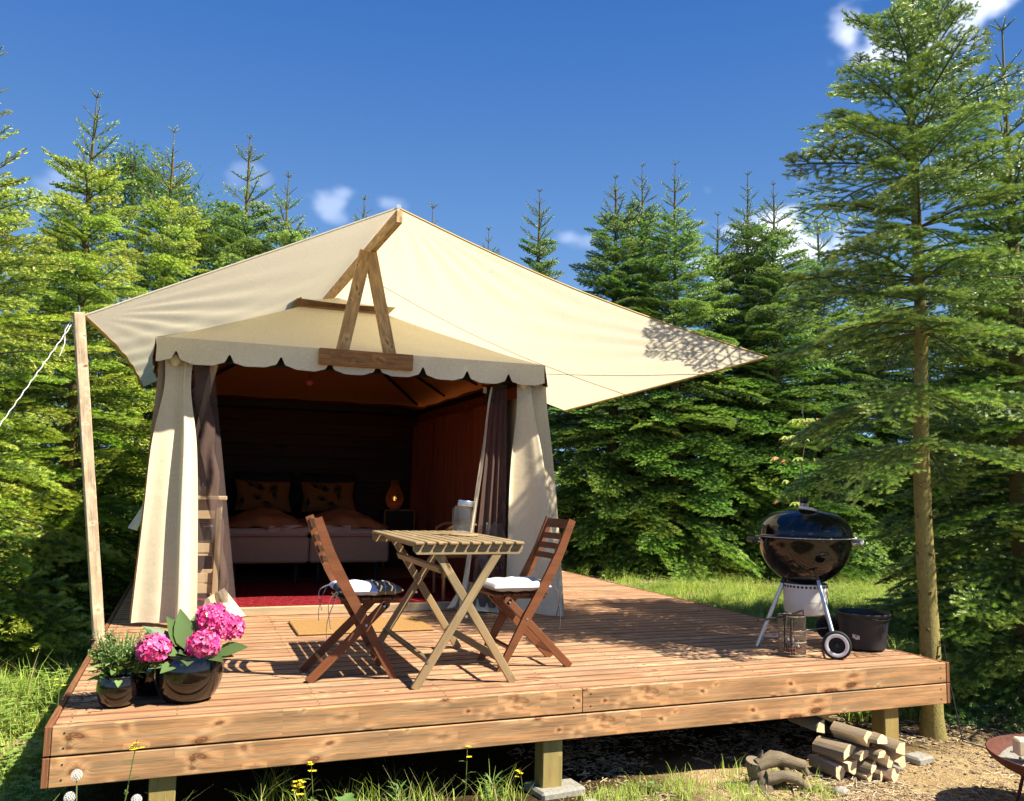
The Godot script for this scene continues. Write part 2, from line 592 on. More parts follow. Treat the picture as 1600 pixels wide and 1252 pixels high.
	# rug, cushions, pillows: printed or woven patterns
	var rim := Image.create_empty(256, 256, false, Image.FORMAT_RGB8)
	var rn := noise(131, 0.09, 3)
	for y in 256:
		for x in 256:
			var q := rn.get_noise_2d(x * 0.6, y * 1.6)
			var p := sin(x * 0.39) * sin(y * 0.52) + 0.6 * sin((x + y) * 0.13)
			var cc := Color(0.40, 0.085, 0.105).lerp(Color(0.55, 0.19, 0.21), clampf(q * 1.5 + 0.35, 0, 1))
			if p > 0.95: cc = cc.lerp(Color(0.22, 0.04, 0.055), 0.7)
			rim.set_pixel(x, y, cc)
	var rug := mat("rug", Color.WHITE, 0.95, 0.1)
	rug.albedo_texture = tex(rim)
	rug.uv1_scale = Vector3(1.2, 1.2, 1)
	rug.heightmap_enabled = true
	rug.heightmap_texture = rug.albedo_texture
	rug.heightmap_scale = 1.0
	var coir := mat("coir", lin(0.42, 0.26, 0.105), 1.0, 0.05)
	coir.albedo_texture = speckle(256, 141, 0.16, [Color(0.6, 0.55, 0.5), Color(1, 1, 1), Color(0.8, 0.75, 0.7), Color(1, 0.95, 0.9)])
	coir.uv1_triplanar = true
	coir.uv1_scale = Vector3.ONE * 2.0
	coir.heightmap_enabled = true
	coir.heightmap_texture = coir.albedo_texture
	coir.heightmap_scale = 1.5
	# seat cushion print: pale field with a fringed edge against charcoal, dashed white lines on the charcoal
	var ci := Image.create_empty(256, 256, false, Image.FORMAT_RGB8)
	for y in 256:
		for x in 256:
			var fr := 0.56 + 0.045 * absf(fposmod(y / 18.0, 1.0) - 0.5) * 2.0
			var uu := x / 255.0
			var cc := Color(0.84, 0.85, 0.88) if uu < fr else Color(0.50, 0.455, 0.38)
			if uu > fr + 0.06:
				var g := fposmod((uu + 0.15 * y / 255.0) * 7.0, 1.0)
				if g < 0.16 and fposmod(y / 21.0 + floorf(uu * 7.0) * 0.37, 1.0) < 0.55: cc = Color(0.92, 0.92, 0.92)
			if uu < 0.09 and y > 110: cc = Color(0.34, 0.34, 0.345)
			ci.set_pixel(x, y, cc)
	var cu := mat("cushion_print", Color(0.93, 0.93, 0.95), 0.9, 0.15)
	cu.albedo_texture = tex(ci)
	var cp := mat("cushion_pale", lin(0.60, 0.61, 0.645), 0.9, 0.15)
	cp.albedo_texture = weave
	cp.uv1_triplanar = true
	# pillow print: dark fern fronds on rust cloth
	var pi := Image.create_empty(256, 160, false, Image.FORMAT_RGB8)
	pi.fill(lin(0.30, 0.105, 0.03))
	var r2 := RandomNumberGenerator.new()
	r2.seed = 5
	for k in 9:
		var o := Vector2(r2.randf_range(20, 236), r2.randf_range(15, 145))
		var ang := r2.randf() * TAU
		for s in range(-6, 7):
			var a2 := ang + s * 0.2
			var ln := r2.randf_range(22, 40)
			for t in 60:
				var q := o + Vector2(cos(a2), sin(a2)) * ln * t / 60.0
				for e in [Vector2(0, 0), Vector2(1, 0), Vector2(0, 1)]:
					var z: Vector2 = q + e
					if z.x >= 0 and z.y >= 0 and z.x < 256 and z.y < 160: pi.set_pixel(int(z.x), int(z.y), lin(0.02, 0.018, 0.01))
	var pm := mat("pillow_print", Color.WHITE, 0.9, 0.15)
	pm.albedo_texture = tex(pi)
	var lamp := mat("lamp_weave", lin(0.30, 0.10, 0.025), 0.7)
	lamp.backlight_enabled = true
	lamp.backlight = Color(0.4, 0.22, 0.08)
	var bulb := mat("bulb_glow", lin(0.9, 0.7, 0.4), 0.5)
	bulb.emission_enabled = true
	bulb.emission = Color(1.0, 0.72, 0.36)
	bulb.emission_energy_multiplier = 1.2

# ---------------------------------------------------------------- deck
func build_deck() -> void:
	var d := thing("wooden_deck", "large low deck of reddish larch boards on square posts", "deck")
	# ribbed boards: four cross-sections cut from different places of the plank picture
	var kinds := []
	for k in 7:
		var b := MB.new()
		var y := -0.028
		var prof := []
		var ww := 0.1145
		prof.append(Vector2(-ww / 2, -0.028))
		prof.append(Vector2(-ww / 2, -0.005))
		for g in 6:
			var a := -ww / 2 + 0.007 + g * (ww - 0.014) / 6.0
			var e := a + (ww - 0.014) / 6.0
			prof.append(Vector2(a, 0.0))
			prof.append(Vector2(e - 0.004, 0.0))
			if g < 5: prof.append(Vector2(e - 0.002, -0.0022))
		prof.append(Vector2(ww / 2, -0.005))
		prof.append(Vector2(ww / 2, -0.028))
		var off := Vector2(k * 1.37, k * 0.171)
		for i in prof.size() - 1:
			# darker vertex tint on the edge strips and groove bottoms of the boards
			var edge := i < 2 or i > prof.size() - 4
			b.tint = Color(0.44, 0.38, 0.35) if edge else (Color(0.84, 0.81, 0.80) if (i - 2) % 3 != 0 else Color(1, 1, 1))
			var p: Vector2 = prof[i]
			var q: Vector2 = prof[i + 1]
			var e := q - p
			b.uvo = off
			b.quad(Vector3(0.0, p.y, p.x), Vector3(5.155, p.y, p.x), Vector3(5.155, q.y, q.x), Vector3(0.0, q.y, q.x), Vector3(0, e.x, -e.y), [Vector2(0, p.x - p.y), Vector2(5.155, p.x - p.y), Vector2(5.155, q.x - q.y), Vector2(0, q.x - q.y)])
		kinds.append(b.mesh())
	var tones := []
	for k in 4:
		var m: StandardMaterial3D = M.larch_board.duplicate()
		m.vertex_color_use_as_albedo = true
		var f: float = [1.0, 0.86, 1.05, 0.94][k]
		m.albedo_color = lin(0.79 * f, 0.472 * f * [1.0, 0.95, 1.03, 0.93][k], 0.258 * f * [1.0, 0.92, 1.05, 0.88][k])
		tones.append(m)
	for k in 56:
		var z := -0.034 - 0.060 - k * 0.1245
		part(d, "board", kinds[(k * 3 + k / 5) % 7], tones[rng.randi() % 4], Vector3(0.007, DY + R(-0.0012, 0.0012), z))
	# fascia: two boards high all round; the upper front one is pieced
	for s in [[0.0, 2.545, 0.459, 0.3], [2.5462, 5.169, 0.459, 2.1], [0.0, 5.169, 0.326, 1.1]]:
		var b := MB.new()
		b.uvo = Vector2(s[3], 0.13)
		b.box(Transform3D(), Vector3(s[1] - s[0], 0.125, 0.03), 0.004)
		var o := part(d, "fascia_board", b, M.larch_fascia, Vector3((s[0] + s[1]) / 2, s[2] - 0.0015, -0.0155))
		for e in [s[0] + 0.05, s[1] - 0.05]:
			for yy in [-0.032, 0.032]:
				var sc := MB.new()
				sc.tube([Vector3(0, 0, 0), Vector3(0, 0, 0.002)], [0.0045], 6)
				part(o, "screw", sc, M.black_metal, Vector3(e - (s[0] + s[1]) / 2, yy, 0.0145))
	for x in [-0.0155, 5.1855]:
		for y in [0.458, 0.325]:
			var b := MB.new()
			b.box(Transform3D(Basis(Vector3(0, 0, -1), Vector3.UP, Vector3(1, 0, 0))), Vector3(7.06, 0.1255, 0.028), 0.003)
			part(d, "side_board", b, M.larch_side, Vector3(x, y, -3.53))
	var posts := [[0.46, -0.10], [2.395, -0.10], [4.745, -0.10], [0.1, -3.5], [5.05, -3.5], [0.1, -6.9], [5.05, -6.9], [2.6, -3.5]]
	for p in posts:
		var b := MB.new()
		b.uvo = Vector2(p[0], 0.1)
		b.bar(Vector3(0, -0.12, 0), Vector3(0, 0.262, 0), 0.115, 0.115, Vector3.RIGHT, 0.004)
		part(d, "post", b, M.post_wood, Vector3(p[0], 0, p[1]))
	for p in [[2.43, -0.09, 0.27, 0.10], [4.86, 0.05, 0.15, 0.05]]:
		var b := MB.new()
		b.box(Transform3D(Basis(Vector3.UP, 0.12)), Vector3(p[2], p[3], p[2] * 0.8), 0.012)
		part(d, "footing_block", b, M.concrete, Vector3(p[0], -0.04, p[1]))
	for x in [0.5, 1.8, 3.1, 4.4]:
		var b := MB.new()
		b.bar(Vector3(0, 0, -0.05), Vector3(0, 0, -7.0), 0.045, 0.17, Vector3.UP, 0.002)
		part(d, "joist", b, M.post_wood, Vector3(x, 0.402, 0))
	# screw heads in rows over the joists, and bits blown onto the boards
	var sh := MB.new()
	sh.tube([Vector3(0, 0, 0), Vector3(0, 0.0012, 0)], [0.0042], 6)
	var spots := []
	for k in 56:
		for x in [0.06, 0.5, 1.15, 1.8, 2.45, 3.1, 3.75, 4.4, 5.1]:
			for e in [-0.03, 0.03]: spots.append(Transform3D(Basis(), Vector3(x + R(-0.006, 0.006), DY + 0.0005, -0.094 - k * 0.1245 + e)))
	multi(d, "screw_heads", sh.mesh(), spots, [], M.black_metal)
	# slightly slumped wooden sleeper at the tent door
	var c := MB.new()
	c.tube([Vector3(0, -0.02, 0), Vector3(0.01, 0.09, 0.01), Vector3(0.05, 0.1, 0.02), Vector3(0.07, -0.1, 0.03), Vector3(0.1, -0.5, 0.1), Vector3(0.3, -0.56, 0.25)], [0.005], 6)
	solo("black_cable", "thin black cable looped over the right front corner of the deck", "cable", c, M.rubber, Vector3(5.215, DY - 0.01, -0.12))

# ---------------------------------------------------------------- tent
const TL := 0.20
const TR := 3.44
const TF := -2.72
const TB := -6.85
const EY := 2.695

# hanging cloth between a top line and a bottom line, with pleats
func drape(b: MB, ta: Vector3, tb: Vector3, ba: Vector3, bb: Vector3, pleats: float, amp_t: float, amp_b: float, out: Vector3, sd: float, nu := 48, nv := 20, waist := 0.0, flip := false, hem := 0.0) -> void:
	b.grid(nu, nv, func(s: float, t: float) -> Vector3:
		var p := ta.lerp(tb, s).lerp(ba.lerp(bb, s), t)
		var ph := s * pleats * TAU + sd + 0.7 * sin(s * 5.0 + sd * 3.0) + 0.35 * t * sin(sd * 2.0 + s * 9.0)
		var am := lerpf(amp_t, amp_b, pow(t, 0.7))
		var w := sin(ph) + 0.35 * sin(ph * 1.9 + sd) + 0.2 * sin(t * 7.0 + ph * 0.6)
		p += out * (w * am)
		if waist != 0.0:
			var mid := (ta + tb).lerp(ba + bb, t) * 0.5
			p = p.lerp(mid + (p - mid) * 0.35, waist * exp(-pow((t - 0.10) / 0.16, 2.0)))
		if hem > 0.0: p.y += hem * maxf(0.0, sin(ph * 0.5)) * smoothstep(0.85, 1.0, t)
		return p, flip)

func build_tent() -> void:
	var t := thing("garden_tent", "beige canvas pavilion tent with scalloped valance and tied-back door curtains", "tent")
	var cx := 1.81
	var cz := (TF + TB) / 2
	var vh := 0.42
	var vz0 := -3.92
	var vz1 := -5.65
	var vy := 3.29
	var eave := [Vector3(TL, EY, TF), Vector3(TR, EY + 0.01, TF), Vector3(TR, EY, TB), Vector3(TL, EY, TB)]
	var vent := [Vector3(cx - vh, vy, vz0), Vector3(cx + vh, vy, vz0), Vector3(cx + vh, vy, vz1), Vector3(cx - vh, vy, vz1)]
	for k in 4:
		var a: Vector3 = eave[k]
		var b: Vector3 = eave[(k + 1) % 4]
		var c: Vector3 = vent[(k + 1) % 4]
		var e: Vector3 = vent[k]
		for layer in 2:
			var m := MB.new()
			m.grid(26, 16, func(s: float, q: float) -> Vector3:
				var p := a.lerp(b, s).lerp(e.lerp(c, s), q)
				p.y -= 0.045 * sin(PI * q) * (0.4 + 0.6 * sin(PI * s)) + 0.006 * sin(s * 31.0 + q * 9.0) * (1.0 - q) + 0.018 * layer
				return p, k != -1)
			part(t, "roof_panel" if layer == 0 else "warm_lit_lining", m, M.roof_canvas if layer == 0 else M.warm_lit_cloth)  # inner layer: its orange partly carries warm light shining through the roof
	# valance all round, cut in scallops
	for k in 4:
		var a: Vector3 = eave[k]
		var b: Vector3 = eave[(k + 1) % 4]
		var outw := Vector3((a.x + b.x) / 2 - cx, 0, (a.z + b.z) / 2 - cz).normalized()
		var nsc := 8.25
		for layer in 2:
			var m := MB.new()
			m.grid(264, 5, func(s: float, q: float) -> Vector3:
				var x := fposmod(s * nsc - 0.36, 1.0)
				var e := absf(x - 0.5) * 2.0
				var drop := 0.198 - 0.026 * smoothstep(0.30, 0.85, e) - 0.068 * pow(smoothstep(0.76, 1.0, e), 1.5) + 0.006 * sin(s * 17.0)
				if layer == 1: drop -= 0.006
				var p := a.lerp(b, s)
				p.y -= drop * q - 0.004
				p += outw * (0.012 + 0.022 * q + 0.010 * sin(s * 23.0 + q * 2.0) * q + 0.005 * sin(s * 61.0) * q - 0.012 * layer)
				return p)
			part(t, "valance" if layer == 0 else "valance_lining", m, M.roof_canvas if layer == 0 else M.side_cloth)
	# raised vent cap with a gap below it
	var cap := MB.new()
	for k in 4:
		var sx: float = [-1, 1, 1, -1][k]
		var sz: float = [1, 1, -1, -1][k]
		var sx2: float = [-1, 1, 1, -1][(k + 1) % 4]
		var sz2: float = [1, 1, -1, -1][(k + 1) % 4]
		var p0 := Vector3(cx + sx * 0.50, 3.355, (vz0 + 0.08) if sz > 0.0 else (vz1 - 0.08))
		var p1 := Vector3(cx + sx2 * 0.50, 3.355, (vz0 + 0.08) if sz2 > 0.0 else (vz1 - 0.08))
		var r0 := Vector3(cx, 3.505, -4.35 if sz > 0.0 else -5.2)
		var r1 := Vector3(cx, 3.505, -4.35 if sz2 > 0.0 else -5.2)
		cap.grid(10, 8, func(s: float, q: float) -> Vector3:
			var p := p0.lerp(p1, s).lerp(r0.lerp(r1, s), q)
			p.y -= 0.02 * sin(PI * q) + 0.018 * sin(PI * s) * (1.0 - q)
			return p)
	part(t, "vent_cap", cap, M.roof_canvas)
	for k in 4:
		var b := MB.new()
		b.bar(vent[k] + Vector3(0, 0.0, 0), vent[(k + 1) % 4] + Vector3(0, 0.0, 0), 0.03, 0.03)
		part(t, "vent_frame", b, M.brown_board)
		var u := MB.new()
		u.bar(vent[k] + Vector3(0, -0.012, 0), vent[k] + Vector3(0, 0.09, 0), 0.024, 0.024)
		part(t, "vent_stay", u, M.brown_board)
	# frame: posts, eaves beams, rafters
	var px := [0.36, 3.31]
	for x in px:
		for z in [-2.86, -6.74]:
			var b := MB.new()
			b.bar(Vector3(x, DY, z), Vector3(x, 2.60, z), 0.05, 0.05)
			part(t, "post", b, M.black_metal)
	for z in [-2.86, -6.70]:
		var b := MB.new()
		b.bar(Vector3(0.30, 2.585, z), Vector3(3.36, 2.585, z), 0.045, 0.085)
		part(t, "eaves_beam", b, M.black_metal)
	for x in px:
		var b := MB.new()
		b.bar(Vector3(x, 2.57, -2.9), Vector3(x, 2.57, -6.67), 0.045, 0.06)
		part(t, "eaves_beam", b, M.black_metal)
	for k in 4:
		var b := MB.new()
		b.bar(eave[k] + (Vector3(cx, EY, cz) - eave[k]) * 0.10 + Vector3(0, -0.02, 0), vent[k] + Vector3(0, -0.055, 0), 0.026, 0.03)
		part(t, "rafter", b, M.black_metal)
	for f in [0.36, 0.68]:
		for k in [1, 3]:
			var q0: Vector3 = eave[k].lerp(eave[(k + 1) % 4], f)
			var q1: Vector3 = vent[k].lerp(vent[(k + 1) % 4], f)
			var b := MB.new()
			b.bar(q0.lerp(q1, 0.10) + Vector3(0, -0.075, 0), q1 + Vector3(0, -0.06, 0), 0.022, 0.024)
			part(t, "rafter", b, M.black_metal)
	# floor frame
	var fl := MB.new()
	fl.box(Transform3D(), Vector3(2.98, 0.058, 3.8), 0.003)
	part(t, "floor_panel", fl, M.brown_board, Vector3(1.83, DY + 0.031, -4.92))
	var sill := MB.new()
	sill.uvo = Vector2(0.2, 0.1)
	sill.box(Transform3D(), Vector3(3.02, 0.068, 0.05), 0.004)
	part(t, "door_sill", sill, M.pine, Vector3(1.83, DY + 0.036, -2.975))
	# back wall of dark planks, each its own piece
	var bw := Node3D.new()
	bw.name = "back_wall"
	t.add_child(bw)
	var bkp := MB.new()
	bkp.box(Transform3D(), Vector3(3.0, 2.06, 0.02), 0.0)
	part(bw, "backing", bkp, M.dark_item, Vector3(1.83, DY + 0.06 + 1.0, -6.795))
	var pk := []
	for k in 4:
		var b := MB.new()
		b.uvo = Vector2(k * 0.9, k * 0.13)
		b.box(Transform3D(), Vector3(2.94, 0.1485, 0.024), 0.005)
		pk.append(b.mesh())
	var pt := []
	for f in [1.0, 0.8, 1.25, 0.9, 1.6]:
		var m: StandardMaterial3D = M.dark_plank.duplicate()
		m.albedo_color = lin(0.075 * f, 0.021 * f, 0.008 * f)
		pt.append(m)
	for k in 13:
		part(bw, "plank", pk[(k * 3) % 4], pt[[0, 1, 0, 3, 1, 0, 1, 2, 3, 0, 2, 4, 2][k]], Vector3(1.83, DY + 0.06 + 0.075 + k * 0.150, -6.765 + R(-0.003, 0.003)))
	# side walls: cream outside, brown inside, gathered on a rail
	for sd in [0, 1]:
		var x: float = 0.31 if sd == 0 else 3.37
		var xi: float = 0.40 if sd == 0 else 3.26
		var o := MB.new()
		drape(o, Vector3(x, 2.56, -2.95), Vector3(x, 2.56, -6.80), Vector3(x, DY + 0.03, -2.95), Vector3(x, DY + 0.03, -6.80), 9.0, 0.008, 0.022, Vector3(1, 0, 0), 1.0 + sd, 120, 12, 0.0, sd == 0)
		part(t, "side_wall", o, M.canvas)
		var i := MB.new()
		drape(i, Vector3(xi, 2.42, -3.25 if sd == 1 else -3.1), Vector3(xi, 2.42, -6.70), Vector3(xi, DY + 0.07, -3.2), Vector3(xi, DY + 0.07, -6.70), 23.0, 0.030, 0.042, Vector3(1, 0, 0), 2.2 + sd, 260, 12, 0.0, sd == 1)
		part(t, "inner_curtain", i, M.side_cloth)
		var h := MB.new()
		h.grid(20, 2, func(s: float, q: float) -> Vector3: return Vector3(xi + 0.035 * (1 if sd == 1 else -1), 2.545 - 0.125 * q + 0.008 * sin(s * 40.0) * q, lerpf(-2.95, -6.7, s)), sd == 1)
		part(t, "curtain_header", h, M.side_cloth)
	# door curtains, tied back at the two front posts
	var lc := MB.new()
	drape(lc, Vector3(0.235, 2.56, -2.80), Vector3(0.50, 2.56, -2.79), Vector3(0.17, DY + 0.012, -2.70), Vector3(0.60, DY + 0.012, -2.42), 1.5, 0.020, 0.050, Vector3(-0.35, 0, 0.94), 0.6, 72, 28, 0.55, true, 0.02)
	part(t, "door_curtain", lc, M.canvas)
	var lw := MB.new()
	drape(lw, Vector3(0.225, 2.60, -2.79), Vector3(0.30, 2.56, -3.0), Vector3(0.16, DY + 0.02, -2.72), Vector3(0.30, DY + 0.02, -3.05), 0.8, 0.01, 0.03, Vector3(-0.9, 0, 0.3), 2.0, 24, 20, 0.3, false, 0.02)
	part(t, "door_curtain", lw, M.canvas)
	var ln := MB.new()
	drape(ln, Vector3(0.47, 2.55, -2.84), Vector3(0.62, 2.55, -2.85), Vector3(0.50, DY + 0.10, -2.74), Vector3(0.89, DY + 0.14, -2.80), 1.6, 0.010, 0.016, Vector3(0, 0, 1), 0.2, 60, 22, 0.0, true)
	part(t, "net_curtain", ln, M.net, Vector3.ZERO, "brown see-through mosquito net")
	var lb := MB.new()
	lb.grid(10, 24, func(s: float, q: float) -> Vector3:
		var c := Vector3(0.52, 2.52, -2.80).lerp(Vector3(0.80, DY + 0.15, -2.72), q)
		return c + Vector3((s - 0.5) * lerpf(0.12, 0.075, q) + 0.012 * sin(q * 30.0), 0, 0.014 * sin(s * 6.0 + q * 22.0) + 0.02 * sin(s * PI)), true)
	part(t, "net_hem", lb, M.net_thick)
	var li := MB.new()
	drape(li, Vector3(0.60, 2.53, -2.88), Vector3(0.66, 2.53, -2.90), Vector3(0.50, 1.9, -2.9), Vector3(0.53, 1.9, -2.92), 1.0, 0.008, 0.01, Vector3(0, 0, 1), 0.4, 12, 10, 0.0, true)
	part(t, "curtain_edge", li, M.canvas)
	var lf := MB.new()
	drape(lf, Vector3(0.66, DY + 0.16, -2.86), Vector3(0.80, DY + 0.24, -2.88), Vector3(0.62, DY + 0.012, -2.68), Vector3(0.98, DY + 0.012, -2.90), 1.6, 0.01, 0.035, Vector3(0.1, 0, 1), 0.9, 30, 12, 0.0, true)
	part(t, "curtain_tail", lf, M.canvas)
	var rc := MB.new()
	drape(rc, Vector3(3.19, 2.54, -2.78), Vector3(3.34, 2.55, -2.76), Vector3(3.05, DY + 0.012, -2.62), Vector3(3.50, DY + 0.012, -2.34), 1.05, 0.018, 0.055, Vector3(0.3, 0, 0.95), 2.6, 60, 28, 0.35, true, 0.015)
	part(t, "door_curtain", rc, M.canvas)
	var rk := MB.new()
	drape(rk, Vector3(3.28, 2.50, -2.80), Vector3(3.52, 2.58, -2.82), Vector3(3.38, DY + 0.02, -2.50), Vector3(3.66, DY + 0.02, -2.66), 0.45, 0.01, 0.03, Vector3(0.4, 0, 0.9), 4.2, 30, 24, 0.25, true, 0.015)
	part(t, "door_curtain", rk, M.canvas)
	var kn := MB.new()
	kn.ball(Vector3(3.26, 2.525, -2.745), Vector3(0.042, 0.05, 0.035), 10, 8)
	part(t, "curtain_knot", kn, M.canvas)
	var kl := MB.new()
	kl.ball(Vector3(0.34, 2.535, -2.76), Vector3(0.04, 0.055, 0.03), 10, 8)
	part(t, "curtain_knot", kl, M.canvas)
	var rn2 := MB.new()
	drape(rn2, Vector3(3.00, 2.53, -2.86), Vector3(3.14, 2.53, -2.86), Vector3(2.80, DY + 0.06, -2.76), Vector3(3.12, DY + 0.03, -2.72), 3.2, 0.014, 0.028, Vector3(0, 0, 1), 1.2, 64, 22, 0.05, true)
	part(t, "net_curtain", rn2, M.net_thick, Vector3.ZERO, "gathered dark brown mosquito net")
	var re := MB.new()
	re.grid(4, 22, func(s: float, q: float) -> Vector3:
		var c := Vector3(2.985, 2.5, -2.87).lerp(Vector3(2.72, DY + 0.02, -2.80), smoothstep(0.1, 1.0, q))
		return c + Vector3(s * lerpf(0.010, 0.055, q), 0, 0.012 * sin(s * 5.0 + q * 20.0)), true)
	part(t, "curtain_edge", re, M.canvas)
	var rf := MB.new()
	drape(rf, Vector3(2.80, DY + 0.26, -2.90), Vector3(3.05, DY + 0.20, -2.85), Vector3(2.62, DY + 0.012, -2.88), Vector3(3.05, DY + 0.012, -2.66), 1.7, 0.015, 0.045, Vector3(0, 0.2, 1), 1.9, 36, 14, 0.0, true, 0.02)
	part(t, "curtain_tail", rf, M.canvas)
	var st := MB.new()
	st.grid(6, 10, func(s: float, q: float) -> Vector3: return Vector3(0.225 - 0.115 * q + (s - 0.5) * 0.07 * q, 1.50 - q * 0.27 - 0.02 * s, -2.85 + s * 0.05 + 0.012 * sin(q * 6.0 + s * 4.0)))
	part(t, "tie_strap", st, M.canvas)

# ---------------------------------------------------------------- tarp, ridge beam, A-frame, pole
func build_tarp() -> void:
	var f := thing("ridge_trestle", "wooden A-frame on the tent front carrying a long ridge beam", "wooden frame")
	var apex := Vector3(1.80, 3.565, -2.715)
	var bb := MB.new()
	bb.uvo = Vector2(0.3, 0.2)
	bb.box(Transform3D(), Vector3(0.785, 0.135, 0.05), 0.004)
	part(f, "base_board", bb, M.brown_board, Vector3(1.815, 2.632, -2.672))
	for s in [[1.60, 0.0], [2.045, 0.012]]:
		var b := MB.new()
		b.uvo = Vector2(s[0], 0.1)
		b.bar(Vector3(s[0], 2.60, -2.722 - s[1]), apex + Vector3(0.02 * (1 if s[1] > 0 else -1), 0, -s[1]), 0.045, 0.105, Vector3.RIGHT, 0.004)
		part(f, "leg", b, M.frame_wood)
	var rb := MB.new()
	rb.bar(Vector3(1.868, 3.625, -1.87), Vector3(1.75, 3.605, -6.95), 0.05, 0.10, Vector3.UP, 0.004)
	part(f, "ridge_beam", rb, M.frame_wood)
	for s in [1.60, 2.02]:
		var b := MB.new()
		b.bar(Vector3(s, 2.70, -6.93), Vector3(1.755, 3.59, -6.90), 0.045, 0.105, Vector3.RIGHT, 0.004)
		part(f, "leg", b, M.frame_wood)
	# the tarp: two sagging halves over the ridge, edges cut in curves
	var t := thing("cream_tarp", "large cream awning sheet stretched over the tent from ridge to pole and tree", "tarp")
	var RF := Vector3(1.862, 3.70, -1.90)
	var RR := Vector3(1.78, 3.68, -5.6)
	var LF := Vector3(-0.235, 2.69, -2.03)
	var LR := Vector3(0.053, 2.414, -3.90)
	var GF := Vector3(5.19, 2.79, -1.80)
	var GR := Vector3(4.40, 2.475, -4.35)
	var left := func(s: float, q: float) -> Vector3:
		# s: ridge to edge, q: front to back
		var edge := LF.lerp(LR, q) + Vector3(0.06, 0.0, 0) * sin(PI * q)
		var p := RF.lerp(RR, q).lerp(edge, s)
		p += Vector3(0, 0.012, -0.06) * sin(PI * s) * (1.0 - q)
		p.y -= 0.07 * sin(PI * s) * sin(PI * q)
		# folds that fan out of the tied corner
		var c := Vector2((1.0 - s) * 2.2, q * 2.2)
		var ang := atan2(c.y, c.x)
		var rr := c.length()
		p.y += 0.0065 * sin(ang * 25.0 + 0.6 * sin(rr * 2.0)) * smoothstep(0.12, 0.7, rr) * (1.0 - smoothstep(1.0, 2.6, rr)) * sin(clampf(ang * 2.0, 0.0, PI))
		p.y += 0.006 * sin(q * 40.0 + s * 7.0) * smoothstep(0.15, 0.4, q) * s
		return p
	var right := func(s: float, q: float) -> Vector3:
		var edge := GF.lerp(GR, q) + Vector3(-0.06, -0.02, 0) * sin(PI * q)
		var p := RF.lerp(RR, q).lerp(edge, s)
		p += Vector3(0, 0.05, -0.26) * sin(PI * s) * (1.0 - q)
		p.y -= 0.10 * sin(PI * s) * (0.3 + 0.7 * sin(PI * q))
		var c := Vector2((1.0 - s) * 3.0, q * 3.6)
		var ang := atan2(c.y, c.x)
		var rr := c.length()
		p.y += 0.013 * sin(ang * 21.0 + 0.8) * smoothstep(0.15, 0.9, rr) * (1.0 - smoothstep(1.2, 2.8, rr)) * sin(clampf(ang * 2.0, 0.0, PI))
		var d := Vector2(s * 3.0, q * 3.6)
		var a2 := atan2(d.y, d.x)
		p.y += 0.008 * sin(a2 * 26.0) * smoothstep(0.1, 0.5, d.length()) * (1.0 - smoothstep(0.8, 2.4, d.length()))
		return p
	for k in 2:
		var fn: Callable = left if k == 0 else right
		var m := MB.new()
		m.grid(96, 96, fn, k == 1)
		part(t, "canopy_half", m, M.tarp)
		var h := MB.new()
		var pts := []
		for i in 49: pts.append(fn.call(1.0, i / 48.0))
		h.tube(pts, [0.011], 6)
		part(t, "hem", h, M.hem)
		var h2 := MB.new()
		pts = []
		for i in 41: pts.append(fn.call(i / 40.0, 0.0))
		h2.tube(pts, [0.008], 6)
		part(t, "hem", h2, M.hem if k == 1 else M.tarp)
	for sq in [[0.0, 0.50, 1.0, 0.62], [0.55, 1.0, 1.0, 0.25]]:
		var sm := MB.new()
		var pts := []
		for i in 41: pts.append(right.call(lerpf(sq[0], sq[2], i / 40.0), lerpf(sq[1], sq[3], i / 40.0)) + Vector3(0, -0.002, 0))
		sm.tube(pts, [0.0035], 4)
		part(t, "seam", sm, M.seam)
	var gr := MB.new()
	gr.tube([Vector3(1.862, 3.703, -1.885), Vector3(1.862, 3.703, -1.877)], [0.02], 12)
	part(t, "eyelet", gr, M.aluminium)
	var pl := thing("tarp_pole", "tall pale square timber pole holding up the left tarp corner", "pole", Vector3(0.0, DY, -2.03))
	var b := MB.new()
	b.uvo = Vector2(0.5, 0.3)
	b.bar(Vector3(0, 0, 0), Vector3(-0.268, 2.185, 0), 0.068, 0.068, Vector3(0.25, 0, 1), 0.004)
	part(pl, "pole_beam", b, M.pole_pine)
	var nl := MB.new()
	nl.tube([Vector3(-0.262, 2.17, 0), Vector3(-0.267, 2.235, 0)], [0.005], 6)
	part(pl, "pin", nl, M.aluminium)
	var rp := MB.new()
	var a0 := Vector3(-0.285, 2.66, -2.03)
	var a1 := Vector3(-1.506, 0.0, -0.80)
	var rad := []
	var rpts := []
	for i in 240:
		rpts.append(a0.lerp(a1, i / 239.0) + Vector3(0, -0.05 * sin(PI * i / 239.0), 0) + Vector3(sin(i * 1.1), cos(i * 1.1), 0) * 0.0025)
	rp.tube(rpts, [0.0036], 5)
	rp.tube([a0 + Vector3(-0.02, 0, 0), a0 + Vector3(-0.055, -0.08, 0.01), a0 + Vector3(-0.05, -0.17, 0.02), a0 + Vector3(-0.075, -0.26, 0.02)], [0.0042], 5)
	solo("guy_rope", "white twisted guy rope running down from the left tarp pole", "rope", rp, M.white_item)
	var rq := MB.new()
	rq.tube([GF, GF.lerp(Vector3(6.85, 3.0, -0.72), 0.5) + Vector3(0, -0.02, 0), Vector3(6.85, 3.0, -0.72)], [0.003], 5)
	solo("tie_cord", "thin cord tying the right tarp corner to the fir behind the tall one", "cord", rq, M.seam)

